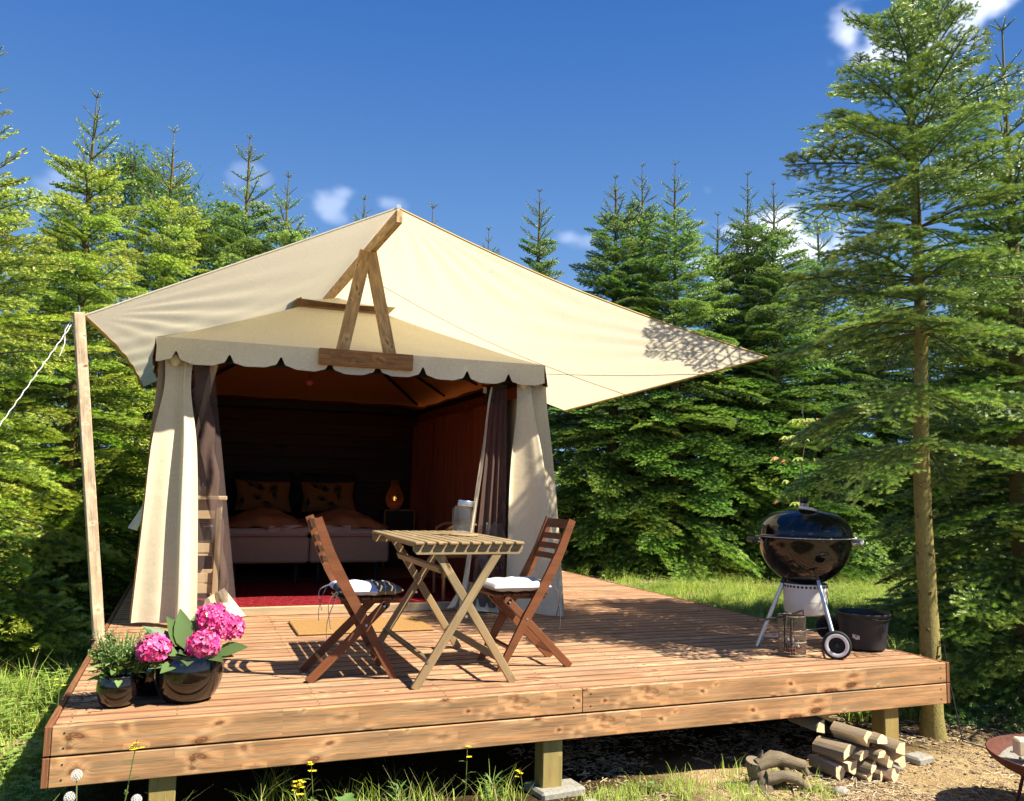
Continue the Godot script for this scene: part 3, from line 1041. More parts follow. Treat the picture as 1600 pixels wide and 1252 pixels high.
# ---------------------------------------------------------------- inside the tent
func cushion(b: MB, s: Vector3, puff := 0.5) -> void:
	# pillow shape: pinched edges, full middle; uv over the top face
	for side in [1.0, -1.0]:
		b.grid(20, 16, func(p: float, q: float) -> Vector3:
			var x := p * 2.0 - 1.0
			var z := q * 2.0 - 1.0
			var hgt := pow(maxf(0.0, (1.0 - pow(absf(x), 3.0)) * (1.0 - pow(absf(z), 3.0))), 0.45)
			var ear := 1.0 + 0.05 * absf(x * z) - 0.05 * (1.0 - absf(x)) * absf(z) - 0.05 * (1.0 - absf(z)) * absf(x)
			return Vector3(x * s.x * 0.5 * ear, side * s.y * 0.5 * hgt + 0.004 * sin(x * 9.0 + z * 4.0) * hgt, z * s.z * 0.5 * ear), side > 0)

func build_interior() -> void:
	var fy := DY + 0.062
	var rg := MB.new()
	rg.grid(40, 24, func(s: float, q: float) -> Vector3: return Vector3(lerpf(0.55, 3.15, s), 0.006 + 0.003 * sin(s * 30.0) * sin(q * 21.0), lerpf(-3.02, -4.9, q)), false, 2.2, 1.6)
	var rgo := solo("red_rug", "worn red woven rug on the tent floor behind the sill", "rug", rg, M.rug, Vector3(0, fy, 0))
	var dm := MB.new()
	dm.box(Transform3D(), Vector3(1.0, 0.016, 0.62), 0.006)
	solo("door_mat", "tan coir doormat lying on the deck before the tent opening", "doormat", dm, M.coir, Vector3(1.77, DY + 0.011, -2.27))
	# bed
	var bd := thing("double_bed", "wide low double bed with pale base and rust-toned bedding", "bed", Vector3(1.67, fy, -5.52))
	for x in [-0.412, 0.412]:
		var b := MB.new()
		b.box(Transform3D(Basis(Vector3.UP, PI / 2)), Vector3(1.96, 0.26, 0.815), 0.02)
		part(bd, "bed_base", b, M.bed_cloth, Vector3(x, 0.345, 0))
		var mt := MB.new()
		mt.box(Transform3D(Basis(Vector3.UP, PI / 2)), Vector3(1.97, 0.08, 0.82), 0.035)
		part(bd, "mattress", mt, M.sheet, Vector3(x, 0.52, 0))
		var dv := MB.new()
		dv.grid(40, 40, func(s: float, q: float) -> Vector3:
			var e := pow(maxf(0.0, sin(PI * clampf(s, 0.001, 0.999))), 0.35)
			var fz := smoothstep(0.0, 0.10, q)
			var bump := 0.115 * sin(PI * s) * sin(PI * clampf(q * 1.1, 0, 1)) + 0.010 * sin(s * 22.0 + 5.0 * sin(q * 9.0)) * (1.0 - q) + 0.006 * sin(q * 26.0 + s * 8.0)
			return Vector3((s - 0.5) * 0.86, (0.02 + 0.055 * fz) * e + bump * e, lerpf(0.99, -0.45, q)))
		part(bd, "duvet", dv, M.duvet, Vector3(x, 0.55, 0))
		var sh := MB.new()
		sh.grid(30, 8, func(s: float, q: float) -> Vector3: return Vector3((s - 0.5) * 0.82, 0.585 - q * 0.05 + 0.010 * sin(s * 17.0 + x * 9.0), 0.965 + 0.02 * q + 0.012 * sin(s * 26.0 + q * 3.0)))
		part(bd, "sheet_fold", sh, M.sheet)
		for z in [-0.85, 0.85]:
			for xx in [-0.3, 0.3]:
				var lg := MB.new()
				lg.tube([Vector3(0, 0, 0), Vector3(0, 0.23, 0)], [0.018, 0.025], 8)
				part(bd, "leg", lg, M.dark_item, Vector3(x + xx, 0, z))
	for k in 2:
		var p := MB.new()
		cushion(p, Vector3(0.62, 0.16, 0.38))
		var o := solo("printed_pillow", ["fern-printed rust pillow on the left half of the bed", "fern-printed rust pillow on the right half of the bed, beside the lamp"][k], "pillow", p, M.pillow_print, Vector3(1.33 + k * 0.77, fy + 0.86, -6.28), "printed pillows on the bed")
		o.rotation = Vector3(deg_to_rad(66), 0, deg_to_rad([-3, 4][k]))
		var q := MB.new()
		cushion(q, Vector3(0.68, 0.18, 0.50))
		var o2 := solo("dark_pillow", ["large dark pillow standing behind the left printed pillow", "large dark pillow standing behind the right printed pillow"][k], "pillow", q, M.dark_item, Vector3(1.36 + k * 0.77, fy + 0.90, -6.46), "dark pillows at the bed head")
		o2.rotation = Vector3(deg_to_rad(74), 0, 0)
	# bedside stand and glowing woven lamp
	var bs := thing("bedside_stand", "small dark bedside cabinet with a thin frame beside the bed", "bedside table", Vector3(2.98, fy, -6.36))
	var cb := MB.new()
	cb.box(Transform3D(), Vector3(0.36, 0.70, 0.34), 0.006)
	part(bs, "cabinet", cb, M.dark_plank, Vector3(0, 0.35, 0))
	var fr := MB.new()
	fr.bar(Vector3(-0.19, 0.705, 0.18), Vector3(0.19, 0.705, 0.18), 0.02, 0.02)
	fr.bar(Vector3(-0.19, 0.0, 0.18), Vector3(-0.19, 0.694, 0.18), 0.02, 0.02)
	fr.bar(Vector3(0.19, 0.0, 0.18), Vector3(0.19, 0.694, 0.18), 0.02, 0.02)
	part(bs, "front_frame", fr, M.brown_board)
	var lp := thing("table_lamp", "glowing pear-shaped woven lamp on the bedside cabinet", "lamp", Vector3(2.94, fy + 0.72, -6.32))
	var prof := [[0.055, 0.0], [0.085, 0.03], [0.105, 0.08], [0.112, 0.13], [0.100, 0.19], [0.075, 0.24], [0.055, 0.28], [0.048, 0.33], [0.050, 0.36]]
	var wv := MB.new()
	for k in 26:
		var a := TAU * k / 26
		var pp := []
		for e in prof: pp.append(Vector3(cos(a) * e[0], e[1], sin(a) * e[0]))
		wv.tube(pp, [0.0042], 4)
	for j in 22:
		var y := 0.36 * j / 21.0
		var r := 0.05
		for i in prof.size() - 1:
			if y >= prof[i][1] and y <= prof[i + 1][1]: r = lerpf(prof[i][0], prof[i + 1][0], (y - prof[i][1]) / (prof[i + 1][1] - prof[i][1]))
		var ring := []
		for i in 27: ring.append(Vector3(cos(TAU * i / 26) * r, y, sin(TAU * i / 26) * r))
		wv.tube(ring, [0.0045], 4, false)
	part(lp, "woven_shade", wv, M.lamp_weave)
	var bu := MB.new()
	bu.ball(Vector3(0, 0.13, 0), Vector3(0.022, 0.03, 0.022), 12, 8)
	part(lp, "bulb", bu, M.bulb_glow)
	var ol := OmniLight3D.new()
	ol.name = "lamp_light"
	ol.light_color = Color(1.0, 0.66, 0.32)
	ol.light_energy = 0.0018
	ol.light_size = 0.02
	ol.omni_range = 5.0
	ol.omni_attenuation = 2.0
	ol.shadow_enabled = true
	ol.position = Vector3(0, 0.13, 0)
	lp.add_child(ol)
	# tall pine side table behind the net, with crates and jars
	var st := thing("side_table", "tall pale pine side table with open shelf behind the left net curtain", "side table", Vector3(0.57, fy, -3.34))
	var tp := MB.new()
	tp.box(Transform3D(Basis(Vector3.UP, PI / 2)), Vector3(0.62, 0.032, 0.44), 0.005)
	part(st, "table_top", tp, M.pine, Vector3(0.0, 0.88, 0))
	for x in [-0.17, 0.165]:
		for z in [-0.25, 0.25]:
			var b := MB.new()
			b.bar(Vector3(x, 0, z), Vector3(x, 0.863, z), 0.045, 0.045)
			part(st, "leg", b, M.pine)
	for z in [-0.25, 0.25]:
		var b := MB.new()
		b.bar(Vector3(-0.146, 0.785, z), Vector3(0.141, 0.785, z), 0.02, 0.15)
		part(st, "apron", b, M.pine)
	var sf := MB.new()
	sf.box(Transform3D(), Vector3(0.30, 0.02, 0.46), 0.003)
	part(st, "shelf", sf, M.pine, Vector3(0, 0.42, 0))
	var tr := MB.new()
	for k in 2: tr.ball(Vector3(-0.06 + k * 0.10, 0.035, 0), Vector3(0.045, 0.036, 0.05), 10, 6)
	var bk := thing("small_basket", "little straw basket standing on the pine side table", "basket", Vector3(0.57, fy + 0.897, -3.16))
	var w2 := MB.new()
	for j in 7: w2.tube([Vector3(-0.16, 0.006 + j * 0.011, 0.05), Vector3(0.09, 0.006 + j * 0.011, 0.05), Vector3(0.11, 0.006 + j * 0.011, 0.03), Vector3(0.11, 0.006 + j * 0.011, -0.09), Vector3(-0.16, 0.006 + j * 0.011, -0.09)], [0.0062], 5)
	part(bk, "weave", w2, M.wicker_wood)
	var sa := MB.new()
	for k in 5: sa.tube([Vector3(-0.12 + k * 0.05, 0.02, -0.02), Vector3(-0.12 + k * 0.05, 0.10, -0.02)], [0.012, 0.008], 6)
	part(bk, "contents", sa, M.white_item)
	for k in 2:
		var cr := thing("wooden_crate", ["small slatted wooden crate on the floor under the side table", "slatted wooden box on the shelf of the side table"][k], "crate", Vector3(0.575, fy + [0.11, 0.435][k], -3.27))
		for j in 2 if k == 0 else 1:
			for sgn in [-1.0, 1.0]:
				var b := MB.new()
				b.box(Transform3D(), Vector3(0.33, 0.075, 0.012), 0.002)
				part(cr, "slat", b, M.pine, Vector3(0, 0.04 + j * 0.085, sgn * 0.16))
				var b2 := MB.new()
				b2.box(Transform3D(Basis(Vector3.UP, PI / 2)), Vector3(0.306, 0.075, 0.012), 0.002)
				part(cr, "slat", b2, M.pine, Vector3(sgn * 0.158, 0.04 + j * 0.085, 0))
	for k in 2:
		var jr := thing("glass_jar", ["squat clear glass jar with flip lid in the crate under the side table", "clear glass jar lying by the slatted box on the shelf"][k], "jar", Vector3(0.53 + k * 0.13, fy + [0.20, 0.52][k], -3.22))
		var b := MB.new()
		b.lathe([Vector2(0.0, 0.0), Vector2(0.05, 0.0), Vector2(0.06, 0.02), Vector2(0.06, 0.09), Vector2(0.045, 0.11), Vector2(0.048, 0.12)], 20)
		part(jr, "body", b, M.glass)
		var l := MB.new()
		l.lathe([Vector2(0.05, 0.12), Vector2(0.05, 0.135), Vector2(0.0, 0.14)], 20)
		part(jr, "lid", l, M.metal_lid)
	# cane chairs: left one behind the side table, right one behind the dining table
	cane_chair(Vector3(0.56, fy, -3.96), 0.0, "cane armchair standing between the pine side table and the bed")
	var rc := cane_chair(Vector3(2.96, fy, -3.34), PI - 0.12, "cane armchair with a grey throw by the right door curtain")
	var th := MB.new()
	th.grid(16, 24, func(s: float, q: float) -> Vector3:
		var y := 0.0
		var x := 0.0
		if q < 0.45:
			y = 0.70 - (0.45 - q) * 0.5
			x = -0.035
		else:
			y = 0.70 - (q - 0.45) * 0.62
			x = 0.03 + 0.05 * (q - 0.45)
		return Vector3(3.09 + (s - 0.5) * lerpf(0.15, 0.24, absf(q - 0.45) * 2.0) + 0.015 * sin(q * 14.0), fy + y + 0.012 * sin(s * 13.0), -3.00 + x * -1.0 + 0.02 * sin(s * 11.0 + q * 5.0)))
	var tho := thing("throw_blanket", "grey and white fringed throw hanging over the right cane chair", "blanket")
	part(tho, "cloth", th, M.throw_cloth)
	var fg := MB.new()
	for k in 26:
		var x0 := 2.99 + k * 0.008
		fg.tube([Vector3(x0, fy + 0.37, -3.05), Vector3(x0 + R(-0.01, 0.01), fy + 0.33, -3.04), Vector3(x0 + R(-0.02, 0.02), fy + 0.28, -3.03)], [0.0035], 4)
	part(tho, "fringe", fg, M.throw_cloth)
	# things hung up under the roof
	var la := thing("red_lantern", "small round red lantern hanging behind the valance", "lantern", Vector3(1.40, 2.455, -3.0))
	var lb := MB.new()
	lb.ball(Vector3(0, 0, 0), Vector3(0.034, 0.034, 0.034), 14, 10)
	part(la, "globe", lb, M.red_item)
	var lc := MB.new()
	lc.tube([Vector3(0, 0.035, 0), Vector3(0, 0.11, 0)], [0.003], 5)
	lc.tube([Vector3(0, -0.035, 0), Vector3(0, -0.06, 0)], [0.005], 5)
	part(la, "hook", lc, M.black_metal)
	var tri := MB.new()
	tri.tube([Vector3(0, 0.11, 0), Vector3(0, 0, 0.10), Vector3(0, 0, -0.10), Vector3(0, 0.11, 0)], [0.006], 5)
	tri.tube([Vector3(0, 0.06, 0.045), Vector3(0, -0.07, 0.02)], [0.005], 5)
	tri.tube([Vector3(0, 0.06, -0.045), Vector3(0, -0.07, -0.02)], [0.005], 5)
	solo("hanging_ornament", "triangular cord ornament hanging on the right inner curtain", "ornament", tri, M.side_cloth, Vector3(3.20, 2.37, -4.25))
	var sg := thing("hanging_bracket", "small dark bracket with a paper tag near the right front post", "bracket", Vector3(3.10, 2.47, -3.2))
	var s1 := MB.new()
	s1.box(Transform3D(), Vector3(0.12, 0.16, 0.08), 0.01)
	part(sg, "box", s1, M.dark_item)
	var s2 := MB.new()
	s2.box(Transform3D(), Vector3(0.035, 0.06, 0.004), 0.001)
	part(sg, "paper_tag", s2, M.white_item, Vector3(-0.075, 0.03, 0.06))
	var s3 := MB.new()
	s3.box(Transform3D(), Vector3(0.03, 0.05, 0.02), 0.004)
	part(sg, "red_cap", s3, M.red_item, Vector3(-0.09, 0.09, 0.05))
	var co := MB.new()
	var cp := []
	for k in 30: cp.append(Vector3(cos(k * 0.42) * 0.035, sin(k * 0.42) * 0.035, k * 0.0006))
	co.tube(cp, [0.003], 5, false)
	co.box(Transform3D(Basis(Vector3.BACK, 0.4), Vector3(-0.03, -0.11, -0.01)), Vector3(0.14, 0.09, 0.03), 0.004)
	solo("hanging_coil", "coil of thin cord over a small box at the back corner post", "cord", co, M.dark_plank, Vector3(3.22, 2.52, -6.5))

func cane_chair(at: Vector3, turn: float, label: String) -> Node3D:
	var c := thing("cane_chair", label, "chair", at)
	c.rotation.y = turn
	for z in [-0.27, 0.27]:
		var a := MB.new()
		a.tube([Vector3(0.26, 0, z), Vector3(0.27, 0.50, z), Vector3(0.25, 0.62, z), Vector3(0.18, 0.66, z), Vector3(-0.18, 0.68, z), Vector3(-0.26, 0.80, z * 0.9)], [0.017], 8)
		part(c, "arm", a, M.cane)
		var l := MB.new()
		l.tube([Vector3(-0.24, 0, z), Vector3(-0.22, 0.4, z), Vector3(-0.28, 0.84, z * 0.8)], [0.017], 8)
		part(c, "leg", l, M.cane)
		for y in [0.22, 0.36]:
			var bnd := MB.new()
			bnd.tube([Vector3(0.262, y - 0.02, z), Vector3(0.264, y + 0.02, z)], [0.022], 8)
			part(c, "binding", bnd, M.cane)
	var bk := MB.new()
	bk.tube([Vector3(-0.28, 0.84, -0.22), Vector3(-0.31, 0.87, 0), Vector3(-0.28, 0.84, 0.22)], [0.018], 8)
	for k in 9: bk.tube([Vector3(-0.22, 0.38, -0.2 + k * 0.05), Vector3(-0.30, 0.855, -0.2 + k * 0.05)], [0.006], 5)
	part(c, "backrest", bk, M.cane)
	var st := MB.new()
	st.box(Transform3D(), Vector3(0.50, 0.03, 0.52), 0.01)
	part(c, "seat", st, M.cane, Vector3(0, 0.39, 0))
	return c

# ---------------------------------------------------------------- dining table and chairs
func build_table() -> void:
	var t := thing("folding_table", "olive-brown slatted folding table on crossed legs with a glass jar on it", "table", Vector3(1.952, DY, -0.755))
	var H := 0.775
	for k in 10:
		var b := MB.new()
		b.uvo = Vector2(k * 0.37, k * 0.11)
		b.bar(Vector3(0, 0, 0.57), Vector3(0, 0, -0.57), 0.0515, 0.016, Vector3.UP, 0.004)
		part(t, "slat", b, M.olive_wood, Vector3(-0.288 + k * 0.064, H - 0.008, 0))
	for z in [0.535, -0.535]:
		var b := MB.new()
		var pl := PackedVector2Array([Vector2(-0.315, 0.026), Vector2(-0.315, 0.0), Vector2(-0.295, -0.026), Vector2(0.295, -0.026), Vector2(0.315, 0.0), Vector2(0.315, 0.026)])
		b.prism(pl, 0.02)
		part(t, "apron", b, M.olive_wood, Vector3(0, H - 0.0425, z))
	for x in [-0.235, 0.235]:
		var b := MB.new()
		b.bar(Vector3(x, H - 0.032, 0.52), Vector3(x, H - 0.032, -0.52), 0.02, 0.03)
		part(t, "side_rail", b, M.olive_wood)
	for e in [0, 1]:
		var z: float = 0.508 if e == 0 else -0.508
		var zo: float = 0.024 if e == 0 else -0.024
		var b := MB.new()
		b.bar(Vector3(-0.285, 0.0, z + zo), Vector3(0.19, H - 0.03, z + zo), 0.02, 0.046)
		part(t, "leg", b, M.olive_wood)
		var c := MB.new()
		c.uvo = Vector2(0.4, 0.2)
		c.bar(Vector3(0.285, 0.0, z), Vector3(-0.19, H - 0.03, z), 0.02, 0.046)
		part(t, "leg", c, M.olive_wood)
		for p in [[0.0, 0.372, 0.045], [-0.21, 0.14, 0.045]]:
			var sc := MB.new()
			sc.tube([Vector3(p[0] - 0.008, p[1], z + signf(z) * 0.03), Vector3(p[0] - 0.008, p[1], z + signf(z) * 0.037)], [0.008], 10)
			part(t, "bolt", sc, M.aluminium)
	for s in [[-0.20, 0.135, 0.484], [0.20, 0.135, 0.460], [-0.148, 0.62, 0.460]]:
		var b := MB.new()
		b.bar(Vector3(s[0], s[1], s[2] + 0.03), Vector3(s[0], s[1], -s[2] - 0.03), 0.02, 0.042, Vector3(0.5 * signf(s[0]), 1, 0))
		part(t, "stretcher", b, M.olive_wood)
	# jar with a metal lid on a straw coaster
	var co := MB.new()
	var pts := []
	for k in 150:
		var a := k * 0.35
		pts.append(Vector3(cos(a), 0, sin(a)) * (0.012 + 0.078 * k / 150.0) + Vector3(0, 0.004, 0))
	co.tube(pts, [0.0052], 5)
	solo("straw_coaster", "round woven straw coaster under the glass jar on the table", "coaster", co, M.wicker_wood, Vector3(2.085, DY + H + 0.002, -0.75))
	var j := thing("drink_jar", "ribbed clear glass jar with a screw lid on the table", "jar", Vector3(2.075, DY + H + 0.012, -0.75))
	var g := MB.new()
	g.lathe([Vector2(0.0, 0.0), Vector2(0.052, 0.0), Vector2(0.058, 0.006), Vector2(0.060, 0.02), Vector2(0.060, 0.145), Vector2(0.056, 0.158), Vector2(0.046, 0.164), Vector2(0.046, 0.172)], 72, func(a: float, p: Vector2) -> float: return p.x * (1.0 + (0.028 * sin(a * 18.0) if p.y > 0.015 and p.y < 0.15 else 0.0)))
	part(j, "body", g, M.glass)
	var gi := MB.new()
	gi.lathe([Vector2(0.0, 0.008), Vector2(0.046, 0.008), Vector2(0.053, 0.02), Vector2(0.053, 0.143), Vector2(0.043, 0.160), Vector2(0.043, 0.172)], 48, func(a: float, p: Vector2) -> float: return p.x * (1.0 + (0.03 * sin(a * 18.0 + 0.8) if p.y > 0.015 and p.y < 0.14 else 0.0)))
	part(j, "inner_wall", gi, M.glass)
	var wt := MB.new()
	wt.lathe([Vector2(0.0, 0.010), Vector2(0.04, 0.010), Vector2(0.03, 0.016), Vector2(0.0, 0.018)], 24)
	part(j, "glass_base", wt, M.glass)
	var l := MB.new()
	l.T = Transform3D(Basis(Vector3.BACK, -0.10), Vector3(0.004, 0.0, 0))
	l.lathe([Vector2(0.0, 0.168), Vector2(0.047, 0.168), Vector2(0.052, 0.172), Vector2(0.052, 0.180), Vector2(0.054, 0.182), Vector2(0.052, 0.186), Vector2(0.052, 0.198), Vector2(0.050, 0.203), Vector2(0.046, 0.201), Vector2(0.0, 0.200)], 40)
	part(j, "lid", l, M.metal_lid)

# folding chair, seat facing +x, width along z (0 to -0.37), origin under the back foot of the near frame
func make_chair(label: String, turned: bool, cushion_mat: Material, cushion_label: String, at: Vector3) -> void:
	var c := thing("folding_chair", label, "chair", at, "wooden folding chairs at the table")
	var sx := -1.0 if turned else 1.0
	var W := 0.37
	# long frame member, from backrest top to front foot: outline in the side view
	var cl := [Vector2(0.022, 0.885), Vector2(0.095, 0.70), Vector2(0.150, 0.585), Vector2(0.205, 0.485), Vector2(0.300, 0.325), Vector2(0.478, 0.0)]
	var hw := [0.023, 0.026, 0.030, 0.029, 0.026, 0.024]
	var poly := PackedVector2Array()
	for k in cl.size():
		var d: Vector2 = (cl[mini(k + 1, cl.size() - 1)] - cl[maxi(k - 1, 0)]).normalized()
		var nn := Vector2(-d.y, d.x)
		var p: Vector2 = cl[k] + nn * hw[k]
		if k == cl.size() - 1: p.y = 0.0
		poly.append(Vector2(p.x * sx, p.y))
	for kk in cl.size():
		var k := cl.size() - 1 - kk
		var d: Vector2 = (cl[mini(k + 1, cl.size() - 1)] - cl[maxi(k - 1, 0)]).normalized()
		var nn := Vector2(-d.y, d.x)
		var p: Vector2 = cl[k] - nn * hw[k]
		if k == cl.size() - 1: p.y = 0.0
		poly.append(Vector2(p.x * sx, p.y))
	for z in [-0.012, -W + 0.012]:
		var b := MB.new()
		b.prism(poly, 0.024)
		part(c, "long_leg", b, M.teak, Vector3(0, 0, z))
	for z in [-0.040, -W + 0.040]:
		var b := MB.new()
		b.bar(Vector3(0.012 * sx, 0.0, z), Vector3(0.425 * sx, 0.405, z), 0.024, 0.046)
		b.tube([Vector3(0.425 * sx, 0.405, z - 0.012), Vector3(0.425 * sx, 0.405, z + 0.012)], [0.023], 14)
		part(c, "short_leg", b, M.teak)
	# curved backrest slats
	for s in [[0.055, 0.855, 0.056], [0.082, 0.775, 0.036], [0.108, 0.715, 0.036], [0.134, 0.655, 0.036]]:
		var b := MB.new()
		var tilt := Vector2(0.36, -0.93)
		for k in 8:
			var z0 := -0.024 - (W - 0.048) * k / 8.0
			var z1 := -0.024 - (W - 0.048) * (k + 1) / 8.0
			var q0 := 0.030 * sin(PI * k / 8.0)
			var q1 := 0.030 * sin(PI * (k + 1) / 8.0)
			var p0 := Vector3((s[0] - 0.012 - q0) * sx, s[1], z0)
			var p1 := Vector3((s[0] - 0.012 - q1) * sx, s[1], z1)
			b.bar(p0, p1, 0.013, s[2], Vector3(-tilt.x * sx, -tilt.y, 0) , 0.0)
		part(c, "back_slat", b, M.teak)
	# seat slats under the cushion
	for k in 6:
		var b := MB.new()
		b.bar(Vector3(0, 0, -0.030), Vector3(0, 0, -W + 0.030), 0.052, 0.014, Vector3.UP, 0.003)
		part(c, "seat_slat", b, M.teak, Vector3((0.19 + k * 0.060) * sx, 0.440 - k * 0.001, 0))
	for z in [-0.062, -W + 0.062]:
		var b := MB.new()
		b.bar(Vector3(0.175 * sx, 0.420, z), Vector3(0.505 * sx, 0.424, z), 0.018, 0.024)
		part(c, "seat_rail", b, M.teak)
	var cr := MB.new()
	cr.bar(Vector3(0.10 * sx, 0.088, -0.052), Vector3(0.10 * sx, 0.088, -W + 0.052), 0.018, 0.04, Vector3(-0.7 * sx, 0.7, 0))
	part(c, "cross_bar", cr, M.teak)
	var cr2 := MB.new()
	cr2.bar(Vector3(0.405 * sx, 0.125, -0.024), Vector3(0.405 * sx, 0.125, -W + 0.024), 0.018, 0.04, Vector3(0.7 * sx, 0.7, 0))
	part(c, "cross_bar", cr2, M.teak)
	for p in [[0.312, 0.298, 0.0], [0.415, 0.395, -0.026]]:
		var sc := MB.new()
		sc.tube([Vector3(p[0] * sx, p[1], p[2]), Vector3(p[0] * sx, p[1], p[2] + 0.003)], [0.007], 10)
		part(c, "bolt", sc, M.aluminium)
	# tie-on cushion: lies on the seat, so it is a thing of its own
	var q := thing("seat_cushion", cushion_label, "cushion", at + Vector3(0.335 * sx, 0.482, -W / 2))
	var b := MB.new()
	for side in [1.0, -1.0]:
		b.grid(34, 30, func(p: float, r: float) -> Vector3:
			var x := p * 2.0 - 1.0
			var z := r * 2.0 - 1.0
			var hgt := pow(maxf(0.0, (1.0 - pow(absf(x), 4.0)) * (1.0 - pow(absf(z), 4.0))), 0.42)
			var tuft := 0.0
			for tx in [-0.45, 0.45]:
				for tz in [-0.45, 0.45]:
					tuft += exp(-((x - tx) * (x - tx) + (z - tz) * (z - tz)) * 22.0)
			return Vector3(x * 0.185 * sx, side * (0.033 * hgt - 0.018 * tuft * hgt) + 0.003 * sin(x * 12.0 + z * 3.0) * hgt + 0.010 * maxf(0.0, -x) * hgt, z * 0.185), (side > 0) != turned)
	part(q, "pad", b, cushion_mat)
	for k in 4:
		var tn := MB.new()
		var z := 0.172 - (k / 2) * 0.344 + (k % 2) * 0.018
		var x := -0.19 * sx
		var l := 0.20 + 0.06 * sin(k * 2.1)
		var p := []
		for i in 9:
			var f := i / 8.0
			p.append(Vector3(x - sx * (0.045 * sin(f * 2.2) + 0.01 * sin(k * 3.0 + f * 5.0)), -f * l + 0.03 * sin(f * PI) , z + 0.012 * sin(f * 4.0 + k)))
		for i in 8: tn.bar(p[i], p[i + 1], 0.009, 0.0025, Vector3(1, 0.2, 0), 0.0)
		part(q, "tie", tn, M.ribbon)

func build_chairs() -> void:
	make_chair("reddish wooden folding chair left of the table with a two-tone cushion", false, M.cushion_print, "white and charcoal tie-on cushion on the left folding chair", Vector3(1.145, DY, -0.50))
	make_chair("reddish wooden folding chair right of the table with a pale cushion", true, M.cushion_pale, "plain pale grey tie-on cushion on the right folding chair", Vector3(2.735, DY, -0.51))

